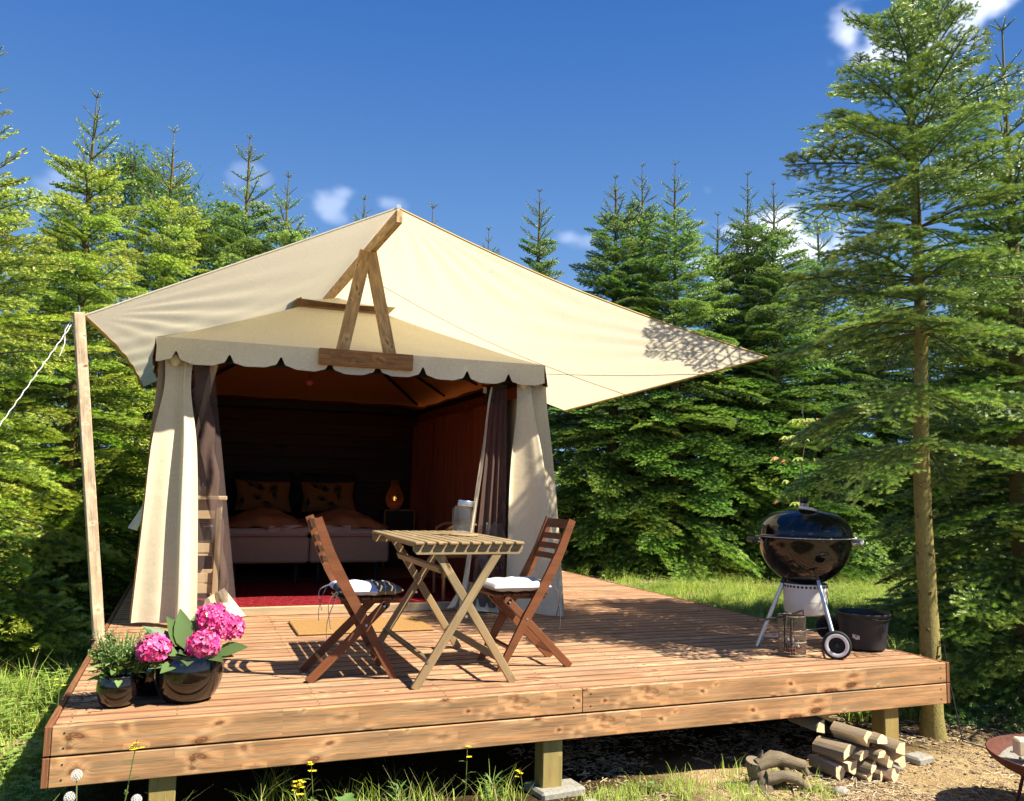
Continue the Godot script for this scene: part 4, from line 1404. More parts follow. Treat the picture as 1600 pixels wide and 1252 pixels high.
# ---------------------------------------------------------------- grill, fire basket, bucket
func build_grill() -> void:
	var c := Vector3(4.60, DY, -0.66)
	var g := thing("kettle_grill", "glossy black kettle barbecue with dull ash catcher on three legs", "grill", c)
	var r := 0.322
	var yr := 0.775
	var bowl := []
	for k in 17:
		var a := PI * 0.5 * k / 16.0
		bowl.append(Vector2(sin(a) * r * 0.985, yr - 0.012 - cos(a) * 0.325))
	bowl.append(Vector2(r + 0.006, yr - 0.008))
	bowl.append(Vector2(r + 0.010, yr - 0.004))
	bowl.append(Vector2(r - 0.01, yr - 0.002))
	var b := MB.new()
	b.lathe(bowl, 64)
	part(g, "bowl", b, M.enamel)
	var lid := [Vector2(r - 0.005, yr), Vector2(r + 0.010, yr + 0.001), Vector2(r + 0.011, yr + 0.009), Vector2(r + 0.003, yr + 0.013)]
	for k in 17:
		var a := PI * 0.5 * k / 16.0
		lid.append(Vector2(pow(cos(a), 0.75) * r * 0.995, yr + 0.016 + sin(a) * 0.182))
	var l := MB.new()
	l.lathe(lid, 64)
	part(g, "lid", l, M.enamel)
	var rim := MB.new()
	rim.lathe([Vector2(r + 0.0085, yr - 0.003), Vector2(r + 0.0125, yr - 0.001), Vector2(r + 0.0125, yr + 0.001), Vector2(r + 0.0085, yr + 0.003)], 64)
	part(g, "rim_band", rim, M.dull_aluminium)
	# lid top: vent disc with a damper and the handle with its shield
	var vd := MB.new()
	vd.T = Transform3D(Basis(Vector3(0, 0, 1), -0.16), Vector3(-0.07, yr + 0.196, 0.12))
	vd.lathe([Vector2(0.0, 0.006), Vector2(0.06, 0.006), Vector2(0.066, 0.0), Vector2(0.06, -0.01)], 28)
	for k in 4: vd.box(Transform3D(Basis(Vector3.UP, k * PI / 2), Vector3(cos(k * PI / 2) * 0.035, 0.008, -sin(k * PI / 2) * 0.035)), Vector3(0.03, 0.004, 0.018), 0.001)
	part(g, "lid_vent", vd, M.dull_aluminium)
	var hs := MB.new()
	hs.bar(Vector3(-0.022, yr + 0.185, 0), Vector3(-0.022, yr + 0.245, 0), 0.04, 0.006)
	hs.bar(Vector3(0.022, yr + 0.185, 0), Vector3(0.022, yr + 0.245, 0), 0.04, 0.006)
	part(g, "handle_bracket", hs, M.aluminium)
	var hd := MB.new()
	hd.T = Transform3D(Basis(Vector3.UP, 0.5), Vector3(0, yr + 0.252, 0))
	hd.ball(Vector3.ZERO, Vector3(0.058, 0.020, 0.024), 16, 10)
	part(g, "lid_handle", hd, M.black_plastic)
	# side handles
	var dirs := [Vector3(0.93, 0, 0.36), Vector3(-0.93, 0, -0.36)]
	for k in 2:
		var d: Vector3 = dirs[k].normalized()
		var tn := d.cross(Vector3.UP)
		var w := MB.new()
		for s in [-0.06, 0.06]: w.tube([d * (r - 0.01) + tn * s + Vector3(0, yr - 0.045, 0), d * (r + 0.045) + tn * s + Vector3(0, yr - 0.03, 0)], [0.006], 6)
		part(g, "handle_bracket", w, M.aluminium)
		var h := MB.new()
		h.tube([d * (r + 0.05) + tn * -0.085 + Vector3(0, yr - 0.03, 0), d * (r + 0.05) + tn * -0.07 + Vector3(0, yr - 0.03, 0), d * (r + 0.05) + tn * 0.07 + Vector3(0, yr - 0.03, 0), d * (r + 0.05) + tn * 0.085 + Vector3(0, yr - 0.03, 0)], [0.014, 0.023, 0.023, 0.014], 10)
		if k == 0: h.ball(d * (r + 0.055) + Vector3(0, yr - 0.03, 0) - tn * 0.06, Vector3.ONE * 0.032, 12, 8)
		part(g, "side_handle", h, M.white_item if k == 0 else M.black_plastic)
	# ash catcher with its row of holes
	var ac := MB.new()
	ac.lathe([Vector2(0.0, 0.235), Vector2(0.115, 0.235), Vector2(0.142, 0.25), Vector2(0.147, 0.33), Vector2(0.149, 0.333), Vector2(0.147, 0.336), Vector2(0.150, 0.45)], 48)
	part(g, "ash_catcher", ac, M.dull_aluminium)
	for k in 34:
		var a := TAU * k / 34.0
		var h := MB.new()
		h.tube([Vector3(0, 0, 0), Vector3(0.002, 0, 0)], [0.0085], 10)
		var o := part(g, "vent_hole", h, M.dark_item, Vector3(cos(a) * 0.1498, 0.432, sin(a) * 0.1498))
		o.rotation.y = -a
	# legs
	var wr := 0.092
	var legs := [[Vector3(-0.30, 0.0, -0.15), Vector3(-0.125, 0.47, -0.07)], [Vector3(-0.055, wr + 0.02, 0.345), Vector3(-0.022, 0.51, 0.148)], [Vector3(0.40, wr + 0.02, -0.21), Vector3(0.13, 0.47, -0.07)]]
	for q in legs:
		var t := MB.new()
		t.tube([q[0], q[1]], [0.0145], 12)
		part(g, "leg", t, M.aluminium)
		var s := MB.new()
		s.tube([q[1] + (q[1] - q[0]).normalized() * -0.03, q[1] + (q[1] - q[0]).normalized() * 0.06], [0.019], 12)
		part(g, "leg_socket", s, M.black_plastic)
	# wire between the legs
	var wi := MB.new()
	wi.tube([Vector3(-0.28, 0.07, -0.14), Vector3(0.34, 0.10, -0.18)], [0.004], 6)
	wi.tube([Vector3(-0.28, 0.07, -0.14), Vector3(-0.04, 0.12, 0.30)], [0.004], 6)
	part(g, "leg_wire", wi, M.aluminium)
	var ax := Vector3(0.455, 0, -0.555)
	var adir := ax.normalized()
	for k in 2:
		var w: Vector3 = Vector3(-0.075, wr, 0.385) if k == 0 else Vector3(0.405, wr, -0.225)
		# the axle runs from the front wheel to the rear one; wheels face along it
		var B := Basis(along(adir)) * Basis(Vector3.BACK, PI / 2)
		var ty := MB.new()
		ty.T = Transform3D(B, Vector3.ZERO)
		ty.lathe([Vector2(0.064, -0.018), Vector2(0.084, -0.020), Vector2(wr, -0.012), Vector2(wr, 0.012), Vector2(0.084, 0.020), Vector2(0.064, 0.018)], 40)
		var o := part(g, "wheel", ty, M.rubber, w)
		var hb := MB.new()
		hb.T = Transform3D(B, Vector3.ZERO)
		var hs_ := 1.0 if k == 0 else -1.0
		hb.lathe([Vector2(0.052, 0.0155 * hs_), Vector2(0.054, 0.0205 * hs_), Vector2(0.074, 0.0215 * hs_), Vector2(0.076, 0.0175 * hs_)], 36)
		part(o, "hub_cap", hb, M.white_item)
		var sp := MB.new()
		sp.T = Transform3D(B, Vector3.ZERO)
		sp.tube([Vector3(0, -0.024, 0), Vector3(0, 0.024, 0)], [0.012], 12)
		for s in 6:
			var a := TAU * s / 6.0
			sp.bar(Vector3(cos(a) * 0.01, 0, sin(a) * 0.01), Vector3(cos(a) * 0.066, 0, sin(a) * 0.066), 0.007, 0.02)
		part(o, "spokes", sp, M.black_plastic)
		var dk := MB.new()
		dk.T = Transform3D(B, Vector3.ZERO)
		dk.lathe([Vector2(0.0, -0.004), Vector2(0.068, -0.004), Vector2(0.068, 0.004), Vector2(0.0, 0.004)], 28)
		part(o, "wheel_disc", dk, M.rubber)
	var axl := MB.new()
	axl.tube([Vector3(-0.075, wr, 0.385), Vector3(0.405, wr, -0.225)], [0.006], 8)
	part(g, "axle", axl, M.aluminium)
	# charcoal starter: wire basket with a long bent handle
	var s := thing("fire_basket", "rusty cylindrical wire basket with a long handle beside the grill", "wire basket", Vector3(4.325, DY, -0.47))
	var wb := MB.new()
	var br := 0.087
	for k in 34:
		var a := TAU * k / 34.0
		wb.tube([Vector3(cos(a) * br, 0.012, sin(a) * br), Vector3(cos(a) * br, 0.265, sin(a) * br)], [0.0026], 4, false)
	part(s, "wires", wb, M.rusty_wire)
	for y in [0.012, 0.095, 0.168, 0.262]:
		var q := MB.new()
		var p := []
		for k in 37: p.append(Vector3(cos(TAU * k / 36.0) * br, y, sin(TAU * k / 36.0) * br))
		q.tube(p, [0.0048], 6, false)
		part(s, "ring", q, M.rusty_wire)
	var fl := MB.new()
	fl.lathe([Vector2(0.0, 0.05), Vector2(0.05, 0.058), Vector2(0.08, 0.05), Vector2(0.08, 0.04)], 24)
	part(s, "grate", fl, M.rust)
	var fill := MB.new()
	for k in 26: fill.ball(Vector3(R(-0.05, 0.05), R(0.05, 0.10), R(-0.05, 0.05)), Vector3(R(0.012, 0.022), R(0.010, 0.018), R(0.012, 0.022)), 7, 5)
	part(s, "ash", fill, M.concrete)
	var hn := MB.new()
	hn.tube([Vector3(-0.085, 0.06, 0.03), Vector3(-0.085, 0.25, 0.03)], [0.005], 6)
	hn.tube([Vector3(-0.06, 0.06, 0.065), Vector3(-0.06, 0.25, 0.065)], [0.005], 6)
	hn.bar(Vector3(-0.28, 0.235, 0.00), Vector3(-0.06, 0.268, 0.04), 0.012, 0.014)
	hn.bar(Vector3(-0.06, 0.268, 0.04), Vector3(0.07, 0.300, 0.03), 0.012, 0.012)
	hn.bar(Vector3(0.07, 0.300, 0.03), Vector3(0.07, 0.265, 0.03), 0.008, 0.008)
	part(s, "handle", hn, M.sooty_metal)
	# mortar bucket
	var k := thing("black_bucket", "black plastic mortar bucket with a torn white label at the deck edge", "bucket", Vector3(5.0, DY, -0.54))
	var bu := MB.new()
	bu.lathe([Vector2(0.0, 0.004), Vector2(0.135, 0.004), Vector2(0.148, 0.02), Vector2(0.168, 0.225), Vector2(0.172, 0.228), Vector2(0.182, 0.240), Vector2(0.184, 0.250), Vector2(0.180, 0.256), Vector2(0.170, 0.254), Vector2(0.164, 0.235), Vector2(0.143, 0.03), Vector2(0.0, 0.016)], 48)
	part(k, "tub", bu, M.black_plastic)
	var bh := MB.new()
	var hp := []
	for i in 21:
		var a := PI * i / 20.0
		hp.append(Vector3(cos(a) * 0.176, 0.252 - 0.035 * sin(a), sin(a) * 0.176))
	bh.T = Transform3D(Basis(Vector3.UP, 0.35), Vector3.ZERO)
	bh.tube(hp, [0.004], 6)
	part(k, "handle", bh, M.black_metal)
	var lb := MB.new()
	lb.grid(8, 3, func(p: float, q: float) -> Vector3:
		var a := 2.78 - p * 0.30
		var rr := 0.1605 + (q - 0.5) * -0.003
		return Vector3(cos(a) * rr, 0.118 - q * 0.030 - 0.008 * p + 0.004 * sin(p * 9.0) * q, sin(a) * rr))
	part(k, "label", lb, M.label_white)
	var lt := MB.new()
	lt.grid(4, 2, func(p: float, q: float) -> Vector3:
		var a := 2.66 - p * 0.09
		return Vector3(cos(a) * 0.1616, 0.110 - q * 0.010, sin(a) * 0.1616))
	part(k, "label_print", lt, M.black_plastic)

# ---------------------------------------------------------------- ground
func gh(x: float, z: float) -> float:
	var h := 0.025 * sin(x * 0.9 + 1.3) * cos(z * 0.8) + 0.012 * sin(x * 2.7 + z * 1.9)
	h -= 0.06 * smoothstep(3.8, 5.6, x) * smoothstep(-2.5, 0.0, z)
	h += 0.10 * smoothstep(-3.0, -9.0, z) * smoothstep(4.0, 9.0, x)
	h -= 0.02
	var d := Vector2(x - 2.6, z + 3.5).length()
	return h + maxf(0.0, d - 16.0) * 0.01

func build_ground() -> void:
	var b := MB.new()
	var n1 := noise(201, 0.45, 3)
	var n2 := noise(203, 2.2, 2)
	b.grid(230, 230, func(s: float, q: float) -> Vector3:
		var a := s * 2.0 - 1.0
		var e := q * 2.0 - 1.0
		var x := 2.6 + 9.0 * a + 120.0 * pow(absf(a), 5.0) * signf(a)
		var z := -3.0 - (9.0 * e + 120.0 * pow(absf(e), 5.0) * signf(e))
		return Vector3(x, gh(x, z) + 0.012 * n2.get_noise_2d(x, z), z))
	for i in b.v.size():
		var p := b.v[i]
		var q := n1.get_noise_2d(p.x, p.z)
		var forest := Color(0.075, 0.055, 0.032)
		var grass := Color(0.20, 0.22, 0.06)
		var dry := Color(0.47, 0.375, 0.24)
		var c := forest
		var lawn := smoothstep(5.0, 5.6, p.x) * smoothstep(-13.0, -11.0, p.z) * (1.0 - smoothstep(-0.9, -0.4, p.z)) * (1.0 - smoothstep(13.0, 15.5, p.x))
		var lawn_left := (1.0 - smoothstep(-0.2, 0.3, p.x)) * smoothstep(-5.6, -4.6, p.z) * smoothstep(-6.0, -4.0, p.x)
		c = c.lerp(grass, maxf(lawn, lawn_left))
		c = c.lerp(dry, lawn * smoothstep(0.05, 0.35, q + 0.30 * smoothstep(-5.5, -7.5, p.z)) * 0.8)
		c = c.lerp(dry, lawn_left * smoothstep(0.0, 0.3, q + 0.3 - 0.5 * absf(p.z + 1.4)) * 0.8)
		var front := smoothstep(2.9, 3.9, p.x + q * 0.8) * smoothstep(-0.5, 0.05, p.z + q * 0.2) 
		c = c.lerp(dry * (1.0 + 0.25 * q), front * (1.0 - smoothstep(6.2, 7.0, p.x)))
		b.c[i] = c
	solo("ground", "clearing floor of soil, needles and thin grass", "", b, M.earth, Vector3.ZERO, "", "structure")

# ---------------------------------------------------------------- conifers
# needles along a twig from a to b; up is the side that the needles lean to
func twig(m: MB, a: Vector3, b: Vector3, up: Vector3, dens: float, nl: float, nw: float, c0: Color, c1: Color, fresh: float, r: RandomNumberGenerator, all_round := false) -> void:
	var d := b - a
	var l := d.length()
	if l < 0.01: return
	d /= l
	var side := d.cross(up).normalized()
	var u2 := side.cross(d).normalized()
	var k := int(l * dens)
	for i in k:
		var t := (i + r.randf()) / k
		var ph := r.randf_range(-1.0, 1.0) * (PI if all_round else 1.75)
		var rad := u2 * cos(ph) + side * sin(ph)
		var dir := (d * r.randf_range(0.45, 0.95) + rad).normalized()
		var p := a + d * (l * t)
		var ll := nl * r.randf_range(0.75, 1.1) * (1.0 if t < 0.93 else 0.8)
		var w := dir.cross(d if r.randf() < 0.6 else up).normalized() * nw * 0.5
		var nn := w.cross(dir).normalized()
		if nn.dot(u2 + rad * 0.5) < 0.0: nn = -nn
		var q := clampf((l * (1.0 - t)) / maxf(fresh, 0.001), 0.0, 1.0)
		var c := c1.lerp(c0, smoothstep(0.55, 1.0, q))
		m.tint = c * r.randf_range(0.75, 1.2)
		m.tint.a = 1.0
		var i0 := m.vert(p - w, nn)
		var i1 := m.vert(p + w, nn)
		var i2 := m.vert(p + dir * ll, nn)
		m.tri(i0, i1, i2)

# one bough of length L along +x, flat like a frond, with side shoots and their own side shoots
func bough(L: float, sd: int, dens: float, nl: float, nw: float, c0: Color, c1: Color, fresh: float, hang: float, sp := 0.06) -> ArrayMesh:
	var r := RandomNumberGenerator.new()
	r.seed = sd
	var m := MB.new()
	var bark := Color(0.10, 0.075, 0.045)
	var axis := func(t: float) -> Vector3: return Vector3(L * t, L * (0.10 * t - (0.10 + hang) * t * t), L * 0.03 * sin(t * 3.0 + sd))
	var pts := []
	for i in 9: pts.append(axis.call(i / 8.0))
	m.tint = bark
	m.tube(pts, [0.007 * L + 0.003, 0.006 * L + 0.003, 0.005 * L + 0.003, 0.004 * L + 0.002, 0.004 * L + 0.002, 0.004 * L + 0.002, 0.004, 0.003, 0.002], 5, false)
	for i in 8:
		if i > 0: twig(m, pts[i], pts[i + 1], Vector3.UP, dens * 0.9, nl, nw, c0, c1, fresh if i == 7 else 0.0, r)
	var t := 0.12
	var sg := 1.0
	while t < 0.985:
		var o: Vector3 = axis.call(t)
		var dx: Vector3 = (axis.call(minf(t + 0.05, 1.0)) - o).normalized()
		var ln := L * 0.50 * pow(1.0 - t, 0.72) * smoothstep(0.02, 0.38, t) * r.randf_range(0.75, 1.12) + 0.05
		ln = minf(ln, 0.62)
		var ang := deg_to_rad(r.randf_range(46, 62)) * sg
		var dir := (dx * cos(ang) + Vector3(0, 0, 1) * sin(ang) + Vector3(0, r.randf_range(-0.10, 0.14), 0)).normalized()
		var segs := 3
		var p := o
		var q := dir
		for s in segs:
			var nx := p + q * (ln / segs)
			m.tint = bark
			var w := q.cross(Vector3.UP).normalized() * 0.0022
			var a0 := m.vert(p - w, Vector3.UP)
			var a1 := m.vert(p + w, Vector3.UP)
			var a2 := m.vert(nx, Vector3.UP)
			m.tri(a0, a1, a2)
			twig(m, p, nx, Vector3.UP, dens, nl, nw, c0, c1, fresh if s == segs - 1 else 0.0, r)
			# side shoots of the side shoot
			if ln > 0.11:
				var k := maxi(1, int(ln / segs / (sp * 0.8)))
				for j in k:
					for e in [-1.0, 1.0]:
						var f := (s + (j + r.randf() * 0.8) / k) / segs
						var l3 := (ln * (1.0 - f) * 0.46 + 0.035) * r.randf_range(0.7, 1.15)
						var oo := p.lerp(nx, (j + 0.5) / k)
						var side: Vector3 = q.cross(Vector3.UP).normalized() * e
						var d3: Vector3 = (q * 0.72 + side * 0.78 + Vector3(0, r.randf_range(-0.16, 0.10), 0)).normalized()
						twig(m, oo, oo + d3 * l3, Vector3.UP, dens, nl, nw, c0, c1, fresh * 0.8, r)
			q = (q + dx * 0.16 + Vector3(0, -hang * 0.5 - 0.02, 0)).normalized()
			p = nx
		sg = -sg
		t += sp / L * r.randf_range(0.75, 1.25) * 0.62
	return m.mesh()

# upswept branch near a fir's tip: a mostly bare stem, short needles, a few side shoots
func spire_shoot(L: float, sd: int, c0: Color, c1: Color) -> ArrayMesh:
	var r := RandomNumberGenerator.new()
	r.seed = sd
	var m := MB.new()
	m.tint = Color(0.17, 0.14, 0.07)
	m.tube([Vector3.ZERO, Vector3(L * 0.5, -0.01, 0), Vector3(L, 0.03, 0)], [0.010, 0.007, 0.004], 5, false)
	twig(m, Vector3(L * 0.06, 0, 0), Vector3(L, 0.03, 0), Vector3.UP, 520.0, 0.026, 0.0065, c0, c1, 0.09, r)
	for k in 6:
		var f := 0.34 + 0.11 * k
		var e := 1.0 if k % 2 == 0 else -1.0
		var o := Vector3(L * f, 0, 0)
		var q := o + Vector3(0.62, 0.12, e * 0.78).normalized() * L * (1.05 - f) * r.randf_range(0.42, 0.62)
		m.tube([o, q], [0.004, 0.003], 4, false)
		twig(m, o, q, Vector3.UP, 520.0, 0.026, 0.0065, c0, c1, 0.07, r)
	return m.mesh()

# upright leading shoot with a whorl of stubby side shoots
func leader(L: float, sd: int, c0: Color, c1: Color) -> ArrayMesh:
	var r := RandomNumberGenerator.new()
	r.seed = sd
	var m := MB.new()
	m.tint = Color(0.16, 0.15, 0.06)
	m.tube([Vector3(0, -0.25, 0), Vector3(0, L * 0.5, 0), Vector3(0, L, 0)], [0.015, 0.011, 0.007], 6)
	twig(m, Vector3(0, 0.0, 0), Vector3(0, L, 0), Vector3(1, 0, 0), 90.0, 0.022, 0.005, c0, c0, 0.0, r, true)
	for w in 2:
		var y := L * (0.98 if w == 0 else 0.42)
		for k in 6 if w == 0 else 4:
			var a := TAU * k / (6.0 if w == 0 else 4.0) + w + r.randf() * 0.5
			var ln := (0.10 if w == 0 else 0.16) * r.randf_range(0.8, 1.3)
			var d := Vector3(cos(a), 0.9, sin(a)).normalized()
			var e := Vector3(0, y, 0) + d * ln
			m.tint = Color(0.16, 0.15, 0.06)
			m.tube([Vector3(0, y, 0), e], [0.006, 0.004], 4)
			twig(m, Vector3(0, y, 0), e, Vector3.UP, 220.0, 0.026, 0.006, c0, c1, ln * 0.6, r, true)
	return m.mesh()

var bough_sets := {}

func bough_set(kind: String) -> Dictionary:
	if bough_sets.has(kind): return bough_sets[kind]
	var c0: Color
	var c1: Color
	var dens := 640.0
	var nl := 0.030
	var nw := 0.0060
	var fresh := 0.095
	var sp := 0.105
	var hang := 0.10
	match kind:
		"bright":
			c0 = Color(0.150, 0.255, 0.045)
			c1 = Color(0.52, 0.64, 0.10)
			fresh = 0.13
		"mid":
			c0 = Color(0.110, 0.215, 0.055)
			c1 = Color(0.40, 0.56, 0.13)
		"near":
			c0 = Color(0.155, 0.270, 0.080)
			c1 = Color(0.46, 0.60, 0.17)
			dens = 900.0
			nl = 0.025
			nw = 0.0038
			fresh = 0.075
			sp = 0.092
			hang = 0.12
	var d := {"big": [], "mid": [], "small": []}
	for k in 4: d.big.append(bough(1.30, 300 + k * 7 + kind.length() * 31, dens, nl, nw, c0, c1, fresh, hang + 0.04 * k, sp))
	for k in 4: d.mid.append(bough(0.80, 400 + k * 7 + kind.length() * 31, dens, nl, nw, c0, c1, fresh, hang * 0.6, sp * 0.92))
	for k in 3: d.small.append(bough(0.42, 500 + k * 7 + kind.length() * 31, dens * 1.1, nl, nw, c0, c1, fresh, hang * 0.2, sp * 0.8))
	d.spire = []
	for k in 3: d.spire.append(spire_shoot(0.5, 560 + k, c0, c1))
	d.top = [leader(0.62, 600, c0, c1), leader(0.50, 601, c0, c1)]
	bough_sets[kind] = d
	return d

# places for boughs on a tree: {mesh: [transforms, colours]}
func crown_places(out: Dictionary, kind: String, at: Vector3, H: float, Rr: float, clear: float, r: RandomNumberGenerator, lean := Vector3.ZERO, spacing := 0.42, tone := 1.0, sparse := 1.0) -> void:
	var set_ := bough_set(kind)
	var put := func(mesh: Mesh, xf: Transform3D) -> void:
		if not out.has(mesh): out[mesh] = [[], []]
		out[mesh][0].append(xf)
		var g := r.randf_range(0.78, 1.18) * tone
		out[mesh][1].append(Color(g * r.randf_range(0.88, 1.12), g, g * r.randf_range(0.85, 1.1)))
	var top_zone := minf(1.25, H * 0.22)
	var y := clear
	var twist := r.randf() * TAU
	var yt := H - top_zone
	while y < yt:
		var f := y / (H - top_zone * 0.35)
		var prof := Rr * pow(1.0 - f, 0.72) * (0.85 + 0.15 * smoothstep(0.0, 0.15, f)) + 0.14
		for pass_ in 2:
			var nb := int(round(r.randf_range(5.6, 7.4) * sparse)) if pass_ == 0 else int(round(r.randf_range(4.5, 6.5) * sparse))
			var yy := y if pass_ == 0 else y + spacing * 0.5
			for k in nb:
				var az := twist + TAU * (k + r.randf_range(-0.25, 0.25)) / nb + pass_ * 0.6
				var ln := prof * r.randf_range(0.74, 1.14) * (1.0 if pass_ == 0 else 0.80)
				var el := lerpf(-0.20, 0.62, pow(f, 1.3)) + r.randf_range(-0.12, 0.12)
				var cls := "big" if ln > 1.02 else ("mid" if ln > 0.56 else "small")
				var base := 1.30 if cls == "big" else (0.80 if cls == "mid" else 0.42)
				var sc := clampf(ln / base, 0.55, 1.6)
				var dir := Vector3(cos(az) * cos(el), sin(el), sin(az) * cos(el))
				var B := along(dir) * Basis(Vector3.RIGHT, r.randf_range(-0.35, 0.35))
				var o := at + lean * (yy / H) + Vector3(0, yy + r.randf_range(-0.05, 0.05), 0)
				put.call(set_[cls][r.randi() % set_[cls].size()], Transform3D(B.scaled(Vector3.ONE * sc), o))
		twist += 2.4
		y += spacing * lerpf(1.0, 0.95, f) * r.randf_range(0.85, 1.15)
	# open spire: bare leading stem with a few upswept whorls
	y = yt + 0.10
	while y < H - 0.42:
		var nb := r.randi_range(4, 6)
		for k in nb:
			var az := twist + TAU * (k + r.randf_range(-0.22, 0.22)) / nb
			var ln := (0.15 + 0.34 * (H - y)) * r.randf_range(0.75, 1.2)
			var el := r.randf_range(0.42, 0.75)
			var dir := Vector3(cos(az) * cos(el), sin(el), sin(az) * cos(el))
			put.call(set_.spire[r.randi() % 3], Transform3D((along(dir) * Basis(Vector3.RIGHT, r.randf_range(-0.4, 0.4))).scaled(Vector3.ONE * ln / 0.5), at + lean * (y / H) + Vector3(0, y, 0)))
		twist += 1.9
		y += r.randf_range(0.24, 0.36)
	put.call(set_.top[r.randi() % 2], Transform3D(Basis(Vector3.UP, r.randf() * TAU).scaled(Vector3.ONE * r.randf_range(0.9, 1.1)), at + lean + Vector3(0, H - 0.55, 0)))

func trunk_mesh(H: float, r0: float, lean: Vector3, sd: int, seg := 10, rings := 12) -> MB:
	var b := MB.new()
	var p := []
	var rr := []
	for k in rings + 1:
		var f := float(k) / rings
		p.append(lean * f + Vector3(0.012 * sin(f * 9.0 + sd), H * f - 0.1 * (1.0 - f), 0.012 * cos(f * 7.0 + sd)))
		rr.append(r0 * pow(1.0 - f, 0.85) + 0.009 + (0.25 * r0 if k == 0 else 0.0))
	b.tube(p, rr, seg, false)
	return b

func conifer(called: String, label: String, kind: String, at: Vector3, H: float, Rr: float, sd: int, clear := 0.25, lean := Vector3.ZERO, tone := 1.0, sparse := 1.0) -> Node3D:
	at.y = gh(at.x, at.z)
	var t := thing(called, label, "tree", at, "firs round the clearing")
	part(t, "trunk", trunk_mesh(H - 0.3, 0.016 * H, lean, sd), M.twig_bark)
	var r := RandomNumberGenerator.new()
	r.seed = sd
	var places := {}
	crown_places(places, kind, Vector3.ZERO, H, Rr, clear, r, lean, 0.42, tone, sparse)
	crown_parts(t, places, "crown")
	return t

func crown_parts(t: Node3D, places: Dictionary, called: String) -> void:
	for m in places: multi(t, called, m, places[m][0], places[m][1], M.needles)

func broad_leaf(m: MB, at: Vector3, d: Vector3, nn: Vector3, L: float, W: float, c: Color, lobes := 0.0, fold := 0.12) -> void:
	# leaf blade along d, folded a little along its middle
	var x := d.normalized()
	var s := x.cross(nn).normalized()
	var up := s.cross(x).normalized()
	m.tint = c
	var cen := []
	var lft := []
	var rgt := []
	for k in 6:
		var f := k / 5.0
		var w := W * 0.5 * sin(PI * pow(f, 0.75)) * (1.0 + lobes * sin(f * 19.0))
		var p := at + x * L * f - up * (L * 0.22 * f * f)
		cen.append(m.vert(p, up))
		lft.append(m.vert(p - s * w + up * w * fold * 2.0, (up + s * 0.3)))
		rgt.append(m.vert(p + s * w + up * w * fold * 2.0, (up - s * 0.3)))
	for k in 5:
		m.tri(cen[k], cen[k + 1], lft[k + 1])
		m.tri(cen[k], lft[k + 1], lft[k])
		m.tri(cen[k], cen[k + 1], rgt[k + 1])
		m.tri(cen[k], rgt[k + 1], rgt[k])

